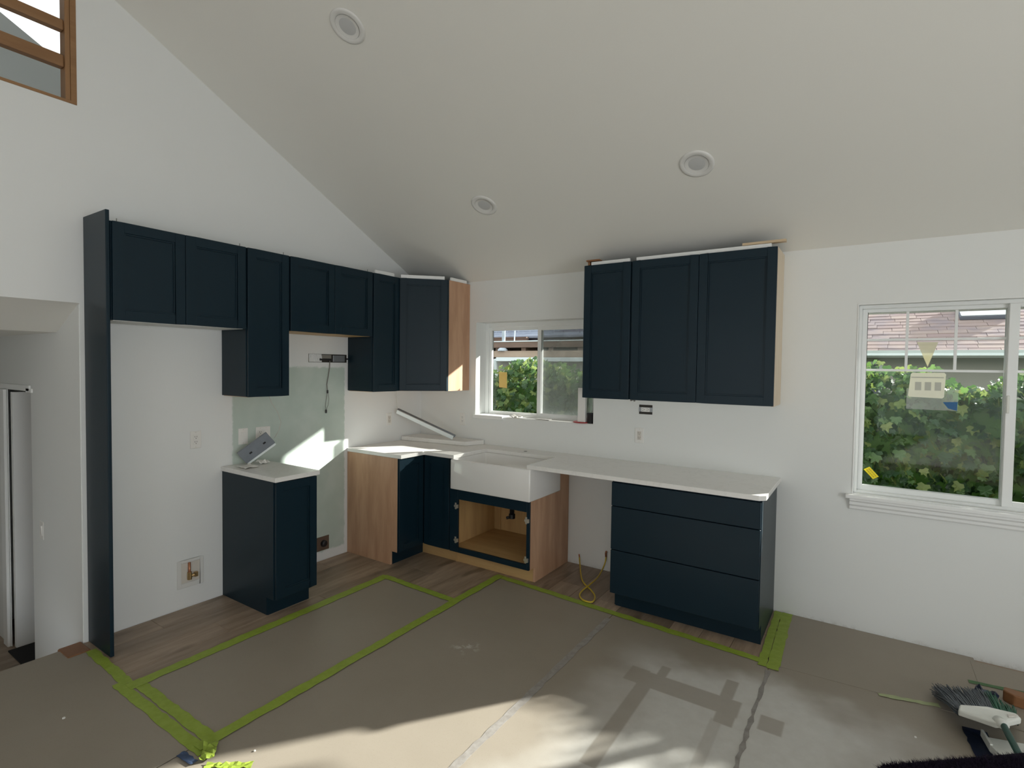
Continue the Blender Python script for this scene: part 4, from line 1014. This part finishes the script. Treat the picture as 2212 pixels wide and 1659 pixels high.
def place_leaf(x, y, z, size, mat, single):
    rot = Euler((R(rnd.gauss(62, 24)), R(rnd.gauss(0, 22)), R(rnd.gauss(0, 45))+math.pi), 'XYZ')
    # leaf tip hangs down and outward from the hedge face
    rot = Euler((R(rnd.gauss(-60, 26)), R(rnd.gauss(0, 25)), R(rnd.gauss(180, 45))), 'XYZ')
    if single:
        linkmesh('leaf', LM[mat], hedge, (x, y, z), rot, (size,)*3)
    else:
        mt = Matrix.Translation((x, y, z)) @ rot.to_matrix().to_4x4() @ Matrix.Scale(size, 4)
        v, f = leaf_mesh(mat); bulk[mat].add([mt @ p for p in v], f)
def htop(x): return 1.53+.22*max(0, min(1, (x-4.3)/1.1))+.07*math.sin(x*2.1+.6)+.05*math.sin(x*5.3)+.03*math.sin(x*11)
for i in range(9000):
    x = rnd.uniform(-1.5, 8.3); z = rnd.uniform(.1, 1) ** .8*htop(x)+.02
    zt = htop(x)
    y = 1.42+.07*math.sin(x*3.7+z*4)+rnd.uniform(-.12, .10)+(.10*max(0, (z-zt+.25)/.25))
    p_light = .22
    mat = 'leaf_light' if rnd.random() < p_light else ('leaf' if rnd.random() < .5 else 'leaf_dark')
    vis = (3.72 < x < 4.62 and .68 < z < 1.60 and y < 1.42) or (-.05 < x < 1.15 and 1.08 < z < 1.60 and y < 1.36)
    single = vis and nind < 296
    if single: nind += 1
    place_leaf(x, y, z, rnd.uniform(.055, .10), mat, single)
for i in range(3200):
    x = rnd.uniform(-1.5, 8.3); y = rnd.uniform(1.38, 1.98); z = htop(x)+rnd.uniform(-.12, .08)+(.06 if rnd.random() < .06 else 0)
    place_leaf(x, y, z, rnd.uniform(.05, .085), 'leaf_light' if rnd.random() < .22 else ('leaf' if rnd.random() < .5 else 'leaf_dark'), False)
for k, m_ in bulk.items():
    tag(m_.build('foliage', k, hedge), kind='stuff')

# neighbouring house behind the large window
nh = thing('neighbour_house', 'neighbouring house with pinkish brown shingle roof and white gutter', 'house', (5.5, 5, -.25))
MB().box(2.2, 12, 4.95, 9, -.25, 1.80).build('wall', 'house_wall', nh)
gt = MB(); gt.prism([(2.2, 4.50, 1.805), (2.2, 4.43, 1.83), (2.2, 4.43, 1.86), (2.2, 4.415, 1.895), (2.2, 4.52, 1.895), (2.2, 4.55, 1.805)], (9.8, 0, 0)); gt.build('gutter', 'gutter', nh)
for x0 in (3.35, 5.6):
    w_ = MB(); ring(w_, x0, x0+.55, 1.25, 1.76, 4.93, 4.949, .04); wn = w_.build('window', 'gutter', nh)
    MB().box(x0+.04, x0+.51, 4.94, 4.949, 1.29, 1.72).build('pane', 'dark_frame', wn)
MB().box(2.2, 12, 4.552, 4.95, 1.80, 1.82).build('soffit', 'house_wall', nh)
RS = .42
RA = math.atan(RS); ry, rz_ = math.cos(RA), math.sin(RA)
deck = MB(); deck.prism([(2.2, 4.50, 1.880), (2.2, 10.5, 1.880+6*RS), (2.2, 10.5, 1.70+6*RS), (2.2, 4.6, 1.80)], (9.8, 0, 0)); rf = deck.build('roof', 'dark_frame', nh)
EXPO, SWD = .135, .30
mb = MB().box(-.148, .148, -.085, .085, -.004, .010); tmp = mb.build('shingle', 'shingle', None, .0)
shm = tmp.data; bpy.data.objects.remove(tmp)
rest = MB(); rest_m = []
ns = 0; rr = random.Random(5)
for row in range(0, 34):
    yy = 4.52+row*EXPO*ry; zz = 1.898+row*EXPO*rz_
    offx = rr.uniform(0, SWD)
    for k in range(-1, 32):
        xx = 2.3+k*SWD+offx
        if xx > 11.8 or xx < 2.25: continue
        single = row < 17 and 3.9-.02*row < xx < 5.75+.16*row*.6 and ns < 298
        tilt = RA-.035
        dz = rr.uniform(0, .004)
        if single:
            linkmesh('shingle', shm, rf, (xx, yy, zz+dz), (tilt, 0, 0)); ns += 1
        else:
            mt = Matrix.Translation((xx, yy, zz+dz)) @ Euler((tilt, 0, 0)).to_matrix().to_4x4()
            o_ = len(rest.v)
            b0 = MB().box(-.148, .148, -.085, .085, -.004, .010)
            rest.add([mt @ p for p in b0.v], b0.f)
tag(rest.build('shingles', 'shingle', rf), kind='stuff')
# skylight on that roof
FS = (Vector((5.02, 5.75, 1.90+1.25*RS)), X, Vector((0, ry, rz_)), Vector((0, -rz_, ry)))
MB().fbox(FS, -.26, .26, -.22, .42, .0, .05).build('skylight_curb', 'dark_frame', nh, .006)
MB().fbox(FS, -.25, .25, -.21, .41, .05, .075).build('skylight_dome', 'skylight_glass', nh, .012, seg=2)

# older building behind the sink window
pb = thing('patio_building', 'weathered neighbouring building with beams and blue grey roof behind the sink window', 'building', (-2, 6, -.25))
MB().box(-8, 1.9, 4.75, 5.2, -.25, 1.73).build('wall', 'house_wall', pb)
MB().box(-2.26, 1.95, 4.47, 4.56, 1.725, 1.80).build('gutter', 'gutter', pb, .006)
MB().tube([(-2.30, 4.52, 1.76), (-2.34, 4.60, 1.55), (-2.36, 4.66, .0)], .04, 8).build('downspout', 'gutter', pb)
MB().box(-8, 1.95, 4.56, 4.66, 1.805, 1.925).build('fascia_board', 'beam_tan', pb)
MB().box(-8, 1.95, 4.60, 4.70, 1.99, 2.10).build('beam', 'beam', pb)
MB().box(-8, 1.95, 4.585, 4.72, 2.1005, 2.118).build('flashing', 'gutter', pb)
for q in range(13): MB().box(-6.0+q*.6, -5.9+q*.6, 4.66, 6.5, 1.925, 1.985).build('rafter', 'beam', pb)
MB().box(-8, 1.95, 4.7, 6.6, 2.02, 2.09).build('deck_board', 'beam', pb)
MB().box(-8, -2.9, 6.6, 6.7, 2.12, 2.30).build('board', 'beam', pb)
MB().box(-9, 1.9, 7.2, 7.3, -.25, 2.44).build('rear_wall', 'beam', pb)
MB().box(-8, -2.9, 6.58, 6.7, 2.3005, 2.32).build('board', 'beam', pb)
# gable roof with sloping fascia
mb = MB(); mb.prism([(-3.75, 6.9, 2.22), (-1.2, 6.9, 2.62), (-.2, 6.9, 2.78), (-.2, 6.9, 2.50), (-1.2, 6.9, 2.36), (-2.9, 6.9, 2.20)], (0, .08, 0)); mb.build('gable_fascia', 'fascia', pb)
mb = MB(); mb.prism([(-9, 6.72, 2.29), (1.2, 6.72, 2.31), (1.2, 13, 5.0), (-9, 13, 5.0)], (0, 0, .05)); mb.build('roof', 'slate', pb)
rowm = MB()
for q in range(22):
    y_ = 7.0+q*.24; z_ = 2.44+q*.24*.425
    for kx in range(28):
        x_ = -8+kx*.33+(q % 3)*.11
        if x_ > 1: continue
        rowm.box(x_, x_+.32, y_, y_+.02, z_+.012, z_+.05)
tag(rowm.build('shingle_rows', 'slate', pb), kind='stuff')
MB().tube([(-2.19, 4.63, 2.118), (-2.19, 4.63, 2.75)], .035, 10).build('vent_pipe', 'pipe', pb, smooth=True)
MB().lathe([(.10, 1.925), (.10, 1.95), (.06, 1.985)], (-2.19, 4.60, 0), n=16).build('pipe_flashing', 'pipe', pb)
MB().tube([(-1.96, 4.66, 2.118), (-1.94, 4.66, 2.65)], .012, 6).build('conduit', 'pipe', pb)
